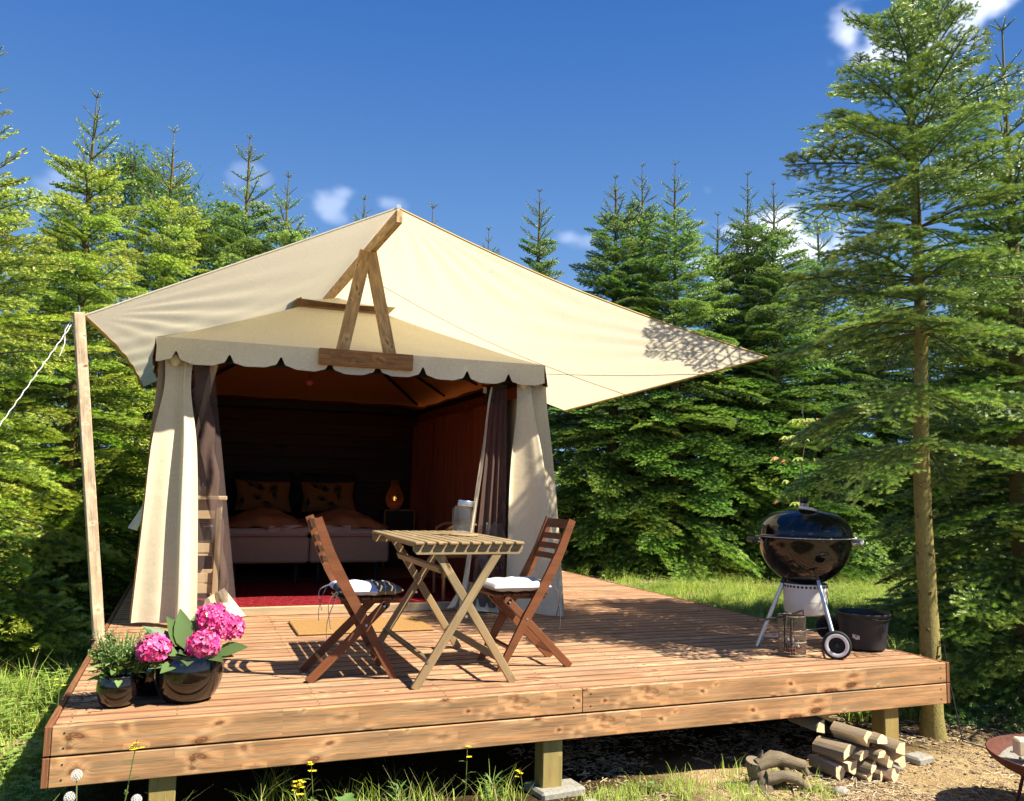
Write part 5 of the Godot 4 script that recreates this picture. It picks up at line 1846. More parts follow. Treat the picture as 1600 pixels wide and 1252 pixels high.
func build_trees() -> void:
	# the tall fir at the deck's right front corner, bare below, whorl by whorl
	var at := Vector3(5.415, -0.05, -0.36)
	var t := thing("tall_fir", "tall near fir with bare lower trunk and spreading olive boughs at the deck corner", "tree", at)
	var H := 5.65
	var tb := MB.new()
	var p := []
	var rr := []
	for k in 29:
		var f := k / 28.0
		var whorl := 0.0
		p.append(Vector3(-0.06 * f + 0.01 * sin(f * 14.0), H * f - 0.08, 0.05 * f + 0.008 * cos(f * 11.0)))
		rr.append(0.062 * pow(1.0 - f, 0.80) + 0.010 + (0.03 if k == 0 else 0.0) + 0.0025 * sin(k * 2.3))
	tb.tube(p, rr, 18, false)
	var tko := part(t, "trunk", tb, M.bark)
	# dead branch stubs in rings on the bare trunk
	for y in [0.62, 0.80, 1.05, 1.32, 1.58, 1.80]:
		for k in 4:
			var a: float = TAU * k / 4.0 + y * 5.0
			var s := MB.new()
			var rad := 0.060 * pow(1.0 - y / H, 0.8) + 0.008
			s.tube([Vector3(cos(a) * rad * 0.8, y, sin(a) * rad * 0.8), Vector3(cos(a) * (rad + 0.012), y + 0.004, sin(a) * (rad + 0.012)), Vector3(cos(a) * (rad + R(0.02, 0.05)), y + R(0, 0.02), sin(a) * (rad + 0.03))], [0.014, 0.009, 0.005], 6)
			part(tko, "branch_stub", s, M.twig_bark, Vector3(-0.06 * y / H, -0.08, 0.05 * y / H))
	var set_ := bough_set("near")
	var places := {}
	var r := RandomNumberGenerator.new()
	r.seed = 9
	# height, number, length, rise, first bearing
	var whorls := [[2.04, 6, 1.0, -0.24, 0.5], [2.40, 8, 1.10, -0.10, 3.3], [2.84, 8, 1.0, -0.06, 2.2], [3.04, 5, 0.8, 0.0, 0.9], [3.22, 8, 1.02, 0.04, 2.9], [3.44, 4, 0.7, 0.08, 1.0], [3.62, 7, 0.95, 0.14, 3.25], [3.84, 5, 0.7, 0.18, 1.3], [4.02, 7, 0.92, 0.22, 0.2], [4.22, 6, 0.66, 0.26, 2.1], [4.38, 7, 0.86, 0.34, 3.0], [4.56, 5, 0.58, 0.36, 0.7], [4.70, 6, 0.72, 0.44, 2.7], [4.88, 5, 0.46, 0.5, 1.6], [5.00, 6, 0.52, 0.58, 0.3], [5.16, 5, 0.34, 0.7, 1.1], [5.30, 5, 0.24, 0.8, 2.0]]
	for w in whorls:
		for k in w[1]:
			var az: float = w[4] + TAU * (k + r.randf_range(-0.18, 0.18)) / w[1]
			var ln: float = w[2] * r.randf_range(0.85, 1.12)
			var el: float = w[3] + r.randf_range(-0.08, 0.08)
			if w[0] > 4.4 and sin(az) < -0.45 and cos(az) < -0.1: ln *= 0.6
			elif w[0] > 3.95 and w[0] < 5.0 and sin(az) < -0.2 and cos(az) > -0.1: ln *= 1.42
			if w[0] > 3.55 and w[0] < 4.75 and sin(az) < -0.55 and cos(az) < -0.22: continue
			if w[0] < 3.5 and sin(az) * ln > 0.75: ln = 0.75 / sin(az)
			var cls := "big" if ln > 1.0 else ("mid" if ln > 0.55 else "small")
			var base := 1.30 if cls == "big" else (0.80 if cls == "mid" else 0.42)
			var dir := Vector3(cos(az) * cos(el), sin(el), sin(az) * cos(el))
			var mesh: Mesh = set_[cls][r.randi() % set_[cls].size()]
			if not places.has(mesh): places[mesh] = [[], []]
			places[mesh][0].append(Transform3D((along(dir) * Basis(Vector3.RIGHT, r.randf_range(-0.3, 0.3))).scaled(Vector3.ONE * ln / base), Vector3(-0.06 * w[0] / H, w[0] + r.randf_range(-0.03, 0.03), 0.05 * w[0] / H)))
			var g := r.randf_range(0.85, 1.15)
			places[mesh][1].append(Color(g, g, g * 0.95))
	for k in 2:
		var lm: Mesh = set_.top[k]
		places[lm] = [[Transform3D(Basis(), Vector3(-0.06, 5.12, 0.05))], [Color(1, 1, 1)]]
		break
	crown_parts(t, places, "crown")
	# firs on the left, from the frame edge to behind the tent
	conifer("fir_tree", "yellow-green fir cut off by the left edge of the photo", "bright", Vector3(-1.75, 0, -4.35), 5.35, 1.75, 21, 0.2, Vector3(0.35, 0, 0.0))
	conifer("fir_tree", "bright fir with the tallest spire, left of the tent beyond the tarp pole", "bright", Vector3(-0.88, 0, -7.2), 6.45, 1.65, 22, 0.15)
	conifer("fir_tree", "bushy yellow-green fir low behind the guy rope", "bright", Vector3(-2.75, 0, -6.4), 5.2, 1.9, 23, 0.1)
	conifer("fir_tree", "fir with a thin bare spire second from the left behind the tarp", "bright", Vector3(-0.02, 0, -8.9), 6.75, 1.7, 24, 0.2)
	conifer("fir_tree", "fir with a star-shaped whorled top behind the left half of the tarp", "mid", Vector3(1.08, 0, -9.3), 7.15, 1.6, 25, 0.2)
	conifer("fir_tree", "smaller twin-topped fir close to where the tarp meets the sky on its left slope", "mid", Vector3(1.68, 0, -9.0), 6.45, 1.5, 26, 0.2)
	conifer("fir_tree", "fir hidden behind the tent with a lone thin leader left of the tarp peak", "mid", Vector3(3.05, 0, -9.9), 6.6, 1.5, 27, 0.3)
	conifer("fir_tree", "fir hidden behind the tent with a short leader right of the tarp peak", "mid", Vector3(4.2, 0, -9.6), 6.40, 1.5, 28, 0.3)
	conifer("fir_tree", "small fir top peeping over the right slope of the tarp near its peak", "mid", Vector3(6.0, 0, -11.8), 7.0, 1.6, 29, 0.3)
	conifer("fir_tree", "lone open-whorled spire over the middle of the tarp's right slope", "mid", Vector3(7.0, 0, -11.5), 7.85, 1.4, 30, 0.3, Vector3.ZERO, 0.9, 0.8)
	# firs on the right, from behind the tarp to the frame edge
	conifer("fir_tree", "dark green fir nearest the right door curtain behind the deck", "mid", Vector3(8.05, 0, -10.1), 7.75, 2.1, 31, 0.1, Vector3.ZERO, 0.9)
	conifer("fir_tree", "slim twin-spired dark fir in the middle of the right group", "mid", Vector3(9.05, 0, -10.8), 8.35, 1.9, 32, 0.2, Vector3.ZERO, 0.9)
	conifer("fir_tree", "full bright fir with a bud-tipped top, tallest beside the tarp's right corner", "mid", Vector3(8.95, 0, -9.35), 7.8, 2.15, 33, 0.1, Vector3.ZERO, 1.15)
	conifer("fir_tree", "thin fir with a forked top right of the full bright fir", "mid", Vector3(10.1, 0, -9.6), 7.05, 1.9, 34, 0.15)
	conifer("fir_tree", "fir with a sparse dark spire before the white cloud", "mid", Vector3(10.9, 0, -9.7), 8.0, 2.0, 35, 0.15, Vector3.ZERO, 0.95)
	conifer("fir_tree", "fir with a pale straight leader left of the tall near fir", "mid", Vector3(10.95, 0, -8.95), 7.7, 2.0, 36, 0.15)
	conifer("fir_tree", "dense fir behind the lid of the kettle grill", "mid", Vector3(12.5, 0, -9.5), 7.4, 2.2, 37, 0.1, Vector3.ZERO, 1.0)
	conifer("fir_tree", "fir across the clearing, seen just left of the bare trunk", "mid", Vector3(13.9, 0, -9.3), 7.4, 2.2, 38, 0.1, Vector3.ZERO, 0.95)
	conifer("fir_tree", "shaded fir across the clearing right of the bare trunk", "mid", Vector3(15.4, 0, -7.6), 7.6, 2.2, 41, 0.1, Vector3.ZERO, 0.9)
	conifer("fir_tree", "dark fir half hidden by the boughs right of the bare trunk", "mid", Vector3(9.7, 0, -2.9), 5.6, 1.9, 42, 0.1, Vector3.ZERO, 0.85)
	conifer("fir_tree", "fir with a bright leader at the upper right edge of the photo", "mid", Vector3(6.85, 0, -0.72), 5.6, 1.45, 39, 0.35, Vector3.ZERO, 0.9)
	conifer("fir_tree", "low dark fir at the right edge behind the fire bowl", "mid", Vector3(8.9, 0, -2.2), 4.6, 1.9, 40, 0.1, Vector3.ZERO, 0.85)
	conifer("fir_tree", "fir beyond the right edge of the view that shades the corner by the fire bowl", "mid", Vector3(9.6, 0, 1.25), 7.0, 1.9, 43, 0.2)
	# the wood behind reads as one mass
	var r2 := RandomNumberGenerator.new()
	r2.seed = 404
	var far := {}
	for k in 30:
		var a := -0.62 + 1.75 * k / 29.0
		var dist := r2.randf_range(21.0, 26.0)
		var q := Vector3(0.5 + sin(a) * dist, 0.2, 4.2 - cos(a) * dist)
		crown_places(far, "mid" if k > 9 else "bright", q, r2.randf_range(6.2, 7.4) * (1.28 if k < 9 else 1.0) * (0.86 if k > 8 and k < 17 else 1.0), 2.4, 0.1, r2, Vector3.ZERO, 0.5, 0.85)
	for m in far:
		var o := multi(self, numbered("distant_wood"), m, far[m][0], far[m][1], M.needles)
		o.set_meta("label", "dark mass of firs closing the clearing behind the nearer trees")
	broadleaf_tree(Vector3(-0.55, 0, -10.6), 6.75, 1.6, 51, "light broadleaf tree with small leaves showing between the left fir spires")
	broadleaf_tree(Vector3(0.75, 0, -11.4), 6.3, 1.4, 52, "loose broadleaf crown between the two middle-left fir spires")
	sapling()

func broadleaf_tree(at: Vector3, H: float, Rr: float, sd: int, label: String) -> void:
	var t := thing("broadleaf_tree", label, "tree", at, "broadleaf trees among the firs")
	part(t, "trunk", trunk_mesh(H * 0.92, 0.07, Vector3(0.1, 0, 0), sd), M.twig_bark)
	var r := RandomNumberGenerator.new()
	r.seed = sd
	var ms := []
	for v in 3:
		var m := MB.new()
		for k in 74:
			var q := Vector3(r.randfn(0, 0.17), r.randfn(0, 0.15), r.randfn(0, 0.17))
			var g := r.randf_range(0.75, 1.25)
			broad_leaf(m, q, Vector3(r.randf_range(-1, 1), r.randf_range(-0.7, 0.4), r.randf_range(-1, 1)), Vector3(r.randf_range(-0.5, 0.5), 1, r.randf_range(-0.5, 0.5)), r.randf_range(0.045, 0.065), 0.028, Color(0.16 * g, 0.27 * g, 0.06 * g))
		m.tint = Color(0.1, 0.08, 0.05)
		for k in 7: m.tube([Vector3.ZERO, Vector3(r.randfn(0, 0.16), r.randfn(0, 0.14), r.randfn(0, 0.16))], [0.005, 0.002], 4, false)
		ms.append(m.mesh())
	var pl := [[], [], []]
	var cl := [[], [], []]
	for k in 330:
		var f := pow(r.randf(), 0.7)
		var y := lerpf(H * 0.25, H, f)
		var rad := Rr * sqrt(maxf(0.02, 1.0 - pow((f - 0.35) / 0.68, 2.0)))
		var a := r.randf() * TAU
		var q := sqrt(r.randf()) * rad
		pl[k % 3].append(Transform3D(Basis(Vector3.UP, r.randf() * TAU).scaled(Vector3.ONE * r.randf_range(0.8, 1.3)), Vector3(cos(a) * q, y, sin(a) * q)))
		var g := r.randf_range(0.8, 1.2)
		cl[k % 3].append(Color(g, g, g))
	for v in 3: multi(t, "crown", ms[v], pl[v], cl[v], M.leaves)
	for k in 9:
		var a := k * 2.4
		var b := MB.new()
		var y := H * (0.3 + 0.065 * k)
		b.tube([Vector3(0, y, 0), Vector3(cos(a) * 0.5, y + 0.5, sin(a) * 0.5), Vector3(cos(a) * 0.9, y + 0.8, sin(a) * 0.9)], [0.025, 0.015, 0.006], 5)
		part(t, "limb", b, M.twig_bark)

func sapling() -> void:
	var at := Vector3(7.45, 0, -4.2)
	at.y = gh(at.x, at.z)
	var t := thing("maple_sapling", "slender sapling with pale yellow-green lobed leaves behind the grill", "sapling", at)
	var r := RandomNumberGenerator.new()
	r.seed = 61
	var s := MB.new()
	var pts := []
	for k in 12: pts.append(Vector3(0.03 * sin(k * 0.9), k * 0.25, 0.03 * cos(k * 1.3)) + Vector3(0.012 * k, 0, 0))
	s.tube(pts, [0.013, 0.012, 0.011, 0.010, 0.009, 0.009, 0.008, 0.007, 0.006, 0.005, 0.004, 0.003], 7)
	part(t, "stem", s, M.grey_wood)
	var m := MB.new()
	for k in 46:
		var f := r.randf_range(0.12, 1.0)
		if k > 20: f = r.randf_range(0.74, 1.0)
		var p: Vector3 = pts[int(f * 11.0)]
		var a := r.randf() * TAU
		var o := p + Vector3(cos(a), 0.3, sin(a)) * r.randf_range(0.10, 0.34)
		m.tint = Color(0.2, 0.2, 0.06)
		m.tube([p, o], [0.003, 0.0015], 4, false)
		var g := r.randf_range(0.8, 1.25)
		var c := Color(0.34 * g, 0.42 * g, 0.085 * g) if r.randf() < 0.85 else Color(0.5 * g, 0.30 * g, 0.10 * g)
		var d := Vector3(cos(a), -0.35, sin(a))
		var nn := Vector3(r.randf_range(-0.4, 0.4), 1, r.randf_range(-0.1, 0.7))
		for e in [-0.75, 0.0, 0.75]:
			broad_leaf(m, o, d.rotated(Vector3.UP, e), nn, r.randf_range(0.085, 0.12), 0.05, c, 0.2)
	part(t, "leaves", m, M.leaves).set_meta("kind", "stuff")

# ---------------------------------------------------------------- grass, weeds, litter
func tuft(sd: int, n: int, hmin: float, hmax: float, spread: float, w: float, c: Color, dry: float) -> ArrayMesh:
	var r := RandomNumberGenerator.new()
	r.seed = sd
	var m := MB.new()
	for k in n:
		var a := r.randf() * TAU
		var o := Vector3(cos(a), 0, sin(a)) * spread * sqrt(r.randf())
		var h := r.randf_range(hmin, hmax)
		var b := r.randf() * TAU
		var bend := Vector3(cos(b), 0, sin(b)) * h * r.randf_range(0.15, 0.75)
		var side := Vector3(-sin(b), 0, cos(b)) * w * 0.5 * r.randf_range(0.7, 1.3)
		var g := r.randf_range(0.7, 1.3)
		m.tint = Color(c.r * g, c.g * g, c.b * g) if r.randf() > dry else Color(0.42 * g, 0.34 * g, 0.16 * g)
		var prev := []
		for s in 4:
			var f := s / 3.0
			var p := o + bend * f * f + Vector3(0, h * (f - 0.25 * f * f), 0)
			var nn := (Vector3(bend.x, 0, bend.z).normalized() * -0.5 + Vector3.UP)
			var ww := side * (1.0 - f * 0.95)
			var i0 := m.vert(p - ww, nn)
			var i1 := m.vert(p + ww, nn)
			if s > 0:
				m.tri(prev[0], prev[1], i1)
				m.tri(prev[0], i1, i0)
			prev = [i0, i1]
	return m.mesh()

func scatter(called: String, label: String, meshes: Array, n: int, sd: int, where: Callable, smin: float, smax: float, m: Material) -> void:
	var r := RandomNumberGenerator.new()
	r.seed = sd
	var pl := []
	var cl := []
	for k in meshes.size():
		pl.append([])
		cl.append([])
	var tries := 0
	var done := 0
	while done < n and tries < n * 12:
		tries += 1
		var q: Vector3 = where.call(r)   # x, z, keep
		if r.randf() > q.z: continue
		done += 1
		var k := r.randi() % meshes.size()
		pl[k].append(Transform3D(Basis(Vector3.UP, r.randf() * TAU).scaled(Vector3.ONE * r.randf_range(smin, smax)), Vector3(q.x, gh(q.x, q.y), q.y)))
		var g := r.randf_range(0.8, 1.15)
		cl[k].append(Color(g, g, g))
	for k in meshes.size():
		if pl[k].is_empty(): continue
		var o := multi(self, numbered(called), meshes[k], pl[k], cl[k], m)
		o.set_meta("label", label)

func weed(called: String, label: String, at: Vector3, n: int, L: float, W: float, c: Color, sd: int, tall := 0.0, lobes := 0.25) -> Node3D:
	var t := thing(called, label, "weed", Vector3(at.x, gh(at.x, at.z), at.z))
	var r := RandomNumberGenerator.new()
	r.seed = sd
	for k in n:
		var a := k * 2.4 + r.randf() * 0.4
		var m := MB.new()
		var y := tall * k / n
		var g := r.randf_range(0.8, 1.2)
		broad_leaf(m, Vector3(cos(a) * 0.01, y + 0.01, sin(a) * 0.01), Vector3(cos(a), r.randf_range(0.35, 1.0), sin(a)), Vector3.UP + Vector3(cos(a), 0, sin(a)) * -0.6, L * r.randf_range(0.7, 1.15) * (1.0 - 0.5 * y / maxf(tall, 0.01)), W, c * g, lobes)
		part(t, "leaf", m, M.leaves)
	if tall > 0.0:
		var s := MB.new()
		s.tube([Vector3.ZERO, Vector3(0.01, tall * 0.5, 0.0), Vector3(0.0, tall, 0.01)], [0.004, 0.003, 0.002], 5)
		s.tint = c
		part(t, "stem", s, M.post_wood)
	return t

func yellow_flower(label: String, at: Vector3, top: Vector3, n: int, sd: int) -> void:
	var y0 := gh(at.x, at.z)
	var t := thing("yellow_wildflower", label, "flower", Vector3(at.x, y0, at.z), "yellow wildflowers along the deck front")
	var r := RandomNumberGenerator.new()
	r.seed = sd
	var e := top - Vector3(at.x, y0, at.z)
	var s := MB.new()
	s.tint = Color(0.16, 0.22, 0.05)
	s.tube([Vector3.ZERO, e * 0.5 + Vector3(0.015, 0, 0), e], [0.0035, 0.003, 0.002], 5)
	for k in 5:
		var f := 0.25 + 0.14 * k
		var a := k * 2.3
		broad_leaf(s, e * f + Vector3(0.015, 0, 0) * sin(f * PI), Vector3(cos(a), 0.5, sin(a)), Vector3.UP, 0.05, 0.016, Color(0.10, 0.16, 0.035), 0.3)
	part(t, "stem", s, M.leaves)
	for k in n:
		var p := e + Vector3(r.randf_range(-0.022, 0.022), r.randf_range(-0.05, 0.012), r.randf_range(-0.02, 0.02))
		var m := MB.new()
		for q in 4:
			var a := TAU * q / 4.0 + k
			broad_leaf(m, p, Vector3(cos(a), 0.45, sin(a)), Vector3.UP, 0.014, 0.012, Color(0.86, 0.68, 0.02))
		part(t, "blossom", m, M.petals)

func dandelion(label: String, top: Vector3, at: Vector3, sd: int) -> void:
	var y0 := gh(at.x, at.z)
	var t := thing("dandelion_clock", label, "flower", Vector3(at.x, y0, at.z), "dandelion clocks at the deck's left corner")
	var e := top - Vector3(at.x, y0, at.z)
	var s := MB.new()
	s.tint = Color(0.25, 0.27, 0.10)
	s.tube([Vector3.ZERO, e * 0.5 + Vector3(-0.012, 0, 0.01), e], [0.0032, 0.003, 0.0028], 6)
	part(t, "stem", s, M.leaves)
	var m := MB.new()
	var r := RandomNumberGenerator.new()
	r.seed = sd
	m.tint = Color(0.30, 0.24, 0.14)
	m.ball(e, Vector3.ONE * 0.006, 8, 6)
	for k in 96:
		var y := 1.0 - 2.0 * (k + 0.5) / 96.0
		var a := k * 2.39996
		var d := Vector3(cos(a) * sqrt(1.0 - y * y), y, sin(a) * sqrt(1.0 - y * y))
		var B := along(d)
		m.tint = Color(0.62, 0.60, 0.55)
		m.flat(e + d * 0.006 - B.z * 0.0004, e + d * 0.006 + B.z * 0.0004, e + d * 0.020)
		for q in 7:
			var an := TAU * q / 7.0
			var o := (B.y * cos(an) + B.z * sin(an))
			m.tint = Color(0.85, 0.85, 0.83)
			m.flat(e + d * 0.019, e + d * 0.0195 + B.x.cross(o) * 0.0011, e + d * 0.0225 + o * 0.0056)
	part(t, "seed_head", m, M.petals)

func build_undergrowth() -> void:
	var fresh := Color(0.33, 0.44, 0.075)
	var deep := Color(0.13, 0.21, 0.035)
	var short_t := []
	var tall_t := []
	for k in 4: short_t.append(tuft(700 + k, 26, 0.05, 0.16, 0.10, 0.0065, fresh, 0.10))
	for k in 3: tall_t.append(tuft(720 + k, 16, 0.14, 0.38, 0.07, 0.007, fresh, 0.16))
	var clover := []
	for k in 3:
		var m := MB.new()
		var r := RandomNumberGenerator.new()
		r.seed = 740 + k
		for q in 26:
			var a := r.randf() * TAU
			var o := Vector3(cos(a), 0, sin(a)) * r.randf_range(0.0, 0.11) + Vector3(0, r.randf_range(0.03, 0.14), 0)
			var g := r.randf_range(0.75, 1.25)
			for e in 3:
				var b := a + TAU * e / 3.0
				broad_leaf(m, o, Vector3(cos(b), 0.25, sin(b)), Vector3.UP, 0.018, 0.015, Color(0.24 * g, 0.36 * g, 0.07 * g), 0.0, 0.05)
		clover.append(m.mesh())
	var nz := noise(801, 0.6, 2)
	# left of the deck
	var left := func(r: RandomNumberGenerator) -> Vector3:
		var x := r.randf_range(-3.6, -0.06)
		var z := r.randf_range(-5.4, 0.9)
		var k := 1.0 if x > -1.6 or z < -2.0 else 0.6
		k *= 1.0 - 0.85 * exp(-pow((z + 1.65) / 0.42, 2.0) - pow((x + 0.45) / 0.5, 2.0))
		return Vector3(x, z, k * (1.0 - 0.8 * smoothstep(-4.2, -5.2, z)))
	scatter("short_grass", "short bright grass left of the deck", short_t, 3600, 811, left, 0.7, 1.3, M.blades)
	scatter("tall_grass", "taller grass blades left of the deck", tall_t, 420, 812, func(r: RandomNumberGenerator) -> Vector3:
		var q: Vector3 = left.call(r)
		return Vector3(q.x, q.y, q.z * smoothstep(-1.4, -2.4, q.y)), 0.7, 1.25, M.blades)
	scatter("clover_patch", "clover and small round-leaved weeds left of the deck", clover, 900, 813, left, 0.7, 1.6, M.leaves)
	# lawn behind and right of the deck
	var lawn := func(r: RandomNumberGenerator) -> Vector3:
		var x := 5.28 + 9.5 * pow(r.randf(), 1.4)
		var z := r.randf_range(-11.5, -0.75)
		var k := smoothstep(-0.35, 0.25, nz.get_noise_2d(x * 1.5, z * 1.5) + 0.35 * smoothstep(-7.5, -5.0, z) - 0.32 * smoothstep(-6.5, -8.5, z))
		return Vector3(x, z, k)
	scatter("short_grass", "sunlit grass of the clearing behind the grill", short_t, 8500, 821, lawn, 0.8, 1.5, M.blades)
	scatter("tall_grass", "taller grass tufts of the clearing behind the grill", tall_t, 1300, 822, lawn, 0.6, 1.2, M.blades)
	scatter("clover_patch", "low leafy weeds in the clearing behind the grill", clover, 1600, 823, lawn, 0.8, 1.6, M.leaves)
	# before and under the front of the deck
	var front := func(r: RandomNumberGenerator) -> Vector3:
		var x := r.randf_range(-0.4, 3.9)
		var z := r.randf_range(-0.35, 0.55)
		return Vector3(x, z, (1.0 - 0.92 * smoothstep(2.2, 2.7, x)) * (0.25 + 0.75 * smoothstep(-0.3, 0.1, z)))
	scatter("short_grass", "grass and weeds along the front of the deck", short_t, 70, 831, front, 0.6, 1.2, M.blades)
	scatter("tall_grass", "tall grass stems along the front of the deck", tall_t, 42, 832, func(r: RandomNumberGenerator) -> Vector3:
		var q: Vector3 = front.call(r)
		return Vector3(q.x, q.y, q.z * (1.0 - smoothstep(2.0, 2.3, q.x))), 0.6, 1.0, M.blades)
	scatter("short_grass", "sparse low grass on the bare soil right of the middle post", short_t, 150, 833, func(r: RandomNumberGenerator) -> Vector3:
		return Vector3(r.randf_range(2.5, 3.9), r.randf_range(0.02, 0.5), 1.0), 0.35, 0.7, M.blades)
	scatter("forest_grass", "thin shaded grass at the foot of the right firs", tall_t, 300, 834, func(r: RandomNumberGenerator) -> Vector3:
		return Vector3(r.randf_range(5.6, 9.0), r.randf_range(-2.2, -0.55), 1.0), 0.5, 1.1, M.blades)
	# needle and twig litter on the soil at the right
	var lit := []
	for k in 4:
		var m := MB.new()
		var r := RandomNumberGenerator.new()
		r.seed = 860 + k
		for q in 34:
			var a := r.randf() * TAU
			var o := Vector3(r.randf_range(-0.14, 0.14), r.randf_range(0.001, 0.012), r.randf_range(-0.14, 0.14))
			var d := Vector3(cos(a), r.randf_range(-0.08, 0.12), sin(a)) * r.randf_range(0.012, 0.06)
			var g := r.randf_range(0.6, 1.3)
			m.tint = Color(0.52 * g, 0.42 * g, 0.27 * g)
			if q < 5: m.tint = Color(0.20 * g, 0.12 * g, 0.07 * g)
			m.tube([o, o + d * 0.5 + Vector3(0, 0.003, 0), o + d], [0.0012 + 0.0014 * r.randf()], 3, false)
		for q in 16:
			var g := r.randf_range(0.5, 1.2)
			m.tint = Color(0.33 * g, 0.23 * g, 0.13 * g)
			var o := Vector3(r.randf_range(-0.14, 0.14), 0.004, r.randf_range(-0.14, 0.14))
			m.ball(o, Vector3(r.randf_range(0.004, 0.012), 0.004, r.randf_range(0.004, 0.012)), 5, 4)
		lit.append(m.mesh())
	scatter("needle_litter", "dry needles, chips and twigs strewn on the soil by the wood pile", lit, 260, 861, func(r: RandomNumberGenerator) -> Vector3:
		return Vector3(r.randf_range(2.5, 7.0), r.randf_range(-0.9, 1.2), 1.0), 0.7, 1.5, M.painted)
	scatter("needle_litter", "dry stalks strewn over the clearing behind the deck", lit, 380, 862, func(r: RandomNumberGenerator) -> Vector3:
		return Vector3(r.randf_range(5.4, 11.0), r.randf_range(-10.5, -3.0), 1.0), 1.0, 2.2, M.painted)
	var dl := []
	var dc := []
	var dr := RandomNumberGenerator.new()
	dr.seed = 88
	for k in 46:
		var x := dr.randf_range(0.1, 5.0)
		var z := dr.randf_range(-6.5, -0.1)
		if k < 18:
			x = dr.randf_range(0.03, 0.28)
			z = dr.randf_range(-0.75, -0.15)
		dl.append(Transform3D(Basis(Vector3.UP, dr.randf() * TAU).scaled(Vector3(0.35, 0.6, 0.35)), Vector3(x, DY + 0.001, z)))
		dc.append(Color(0.8, 0.7, 0.6))
	var dsm := MB.new()
	for q in 9:
		var a := dr.randf() * TAU
		var o := Vector3(dr.randf_range(-0.16, 0.16), 0.002, dr.randf_range(-0.16, 0.16))
		dsm.tint = Color(0.20, 0.12, 0.06)
		dsm.tube([o, o + Vector3(cos(a), 0.05, sin(a)) * dr.randf_range(0.015, 0.05)], [0.002], 3, false)
	var dlo := multi(self, numbered("needle_litter"), dsm.mesh(), dl, dc, M.painted)
	dlo.set_meta("label", "dry needles and crumbs blown onto the deck boards")
	# weeds that can be told apart
	weed("lobed_weed", "pale lobed thistle-like weed left of the middle post", Vector3(1.24, 0, 0.18), 11, 0.20, 0.085, Color(0.17, 0.30, 0.07), 901, 0.12, 0.45)
	weed("lobed_weed", "smaller pale lobed weed below the yellow flower cluster", Vector3(1.10, 0, 0.26), 8, 0.15, 0.07, Color(0.18, 0.31, 0.07), 902, 0.04, 0.45)
	weed("feathery_weed", "narrow-leaved bushy weed right of the lobed weed", Vector3(1.50, 0, 0.20), 34, 0.13, 0.012, Color(0.13, 0.24, 0.05), 903, 0.20, 0.0)
	weed("feathery_weed", "narrow-leaved bushy weed just left of the middle post", Vector3(1.98, 0, 0.17), 34, 0.13, 0.012, Color(0.13, 0.24, 0.05), 904, 0.18, 0.0)
	weed("small_weed", "small star-leaved weed right of the left post", Vector3(0.80, 0, 0.12), 8, 0.08, 0.02, Color(0.20, 0.34, 0.07), 905, 0.02, 0.0)
	weed("round_leaf_weed", "round-leaved weed climbing in the grass at the shaded left edge", Vector3(-0.62, 0, -4.2), 12, 0.09, 0.07, Color(0.18, 0.30, 0.06), 906, 0.36, 0.0)
	weed("round_leaf_weed", "round-leaved weed under the deck right of the middle post", Vector3(2.93, 0, 0.10), 5, 0.05, 0.045, Color(0.20, 0.33, 0.08), 907, 0.08, 0.0)
	weed("bright_weed", "yellow-green leafy seedlings at the far edge of the clearing", Vector3(8.4, 0, -9.3), 14, 0.22, 0.14, Color(0.36, 0.46, 0.09), 908, 0.22, 0.2)
	weed("bright_weed", "pale seedling before the firs left of the grill", Vector3(10.6, 0, -9.0), 10, 0.18, 0.12, Color(0.36, 0.45, 0.10), 909, 0.45, 0.2)
	yellow_flower("tall yellow wildflower with a drooping brown stem before the deck's left end", Vector3(0.26, 0, 0.22), Vector3(0.352, 0.505, 0.24), 7, 911)
	yellow_flower("dense yellow wildflower cluster low by the lobed weed", Vector3(1.02, 0, 0.3), Vector3(1.02, 0.28, 0.3), 12, 912)
	yellow_flower("yellow wildflower beside the dense yellow cluster, a little taller", Vector3(1.08, 0, 0.28), Vector3(1.075, 0.345, 0.28), 5, 913)
	yellow_flower("single yellow wildflower touching the lower fascia board", Vector3(1.78, 0, 0.25), Vector3(1.815, 0.35, 0.25), 4, 914)
	yellow_flower("small yellow wildflower left of the middle post", Vector3(2.12, 0, 0.2), Vector3(2.11, 0.205, 0.2), 4, 915)
	yellow_flower("faint yellow wildflower stem growing up past the deck corner by the pots", Vector3(-0.06, 0, -0.35), Vector3(-0.02, 0.66, -0.33), 3, 916)
	dandelion("highest dandelion clock before the lower fascia board", Vector3(0.138, 0.40, 0.3), Vector3(0.185, 0, 0.3), 921)
	dandelion("low dandelion clock at the bottom left", Vector3(0.118, 0.315, 0.3), Vector3(0.13, 0, 0.3), 922)
	dandelion("half-hidden dandelion clock by the left post", Vector3(0.365, 0.262, 0.25), Vector3(0.36, 0, 0.25), 923)
	# a strip of green hose and fallen branches behind the deck corner
	var h := MB.new()
	h.tube([Vector3(5.30, -0.02, -0.75), Vector3(5.9, -0.02, -0.78), Vector3(6.6, -0.01, -0.70), Vector3(7.6, 0.0, -0.6), Vector3(8.6, 0.0, -0.2)], [0.006], 8)
	var hm := mat("hose_green", lin(0.05, 0.22, 0.20), 0.5)
	solo("garden_hose", "turquoise garden hose lying on the soil behind the tall fir", "hose", h, hm)
	var br := RandomNumberGenerator.new()
	br.seed = 77
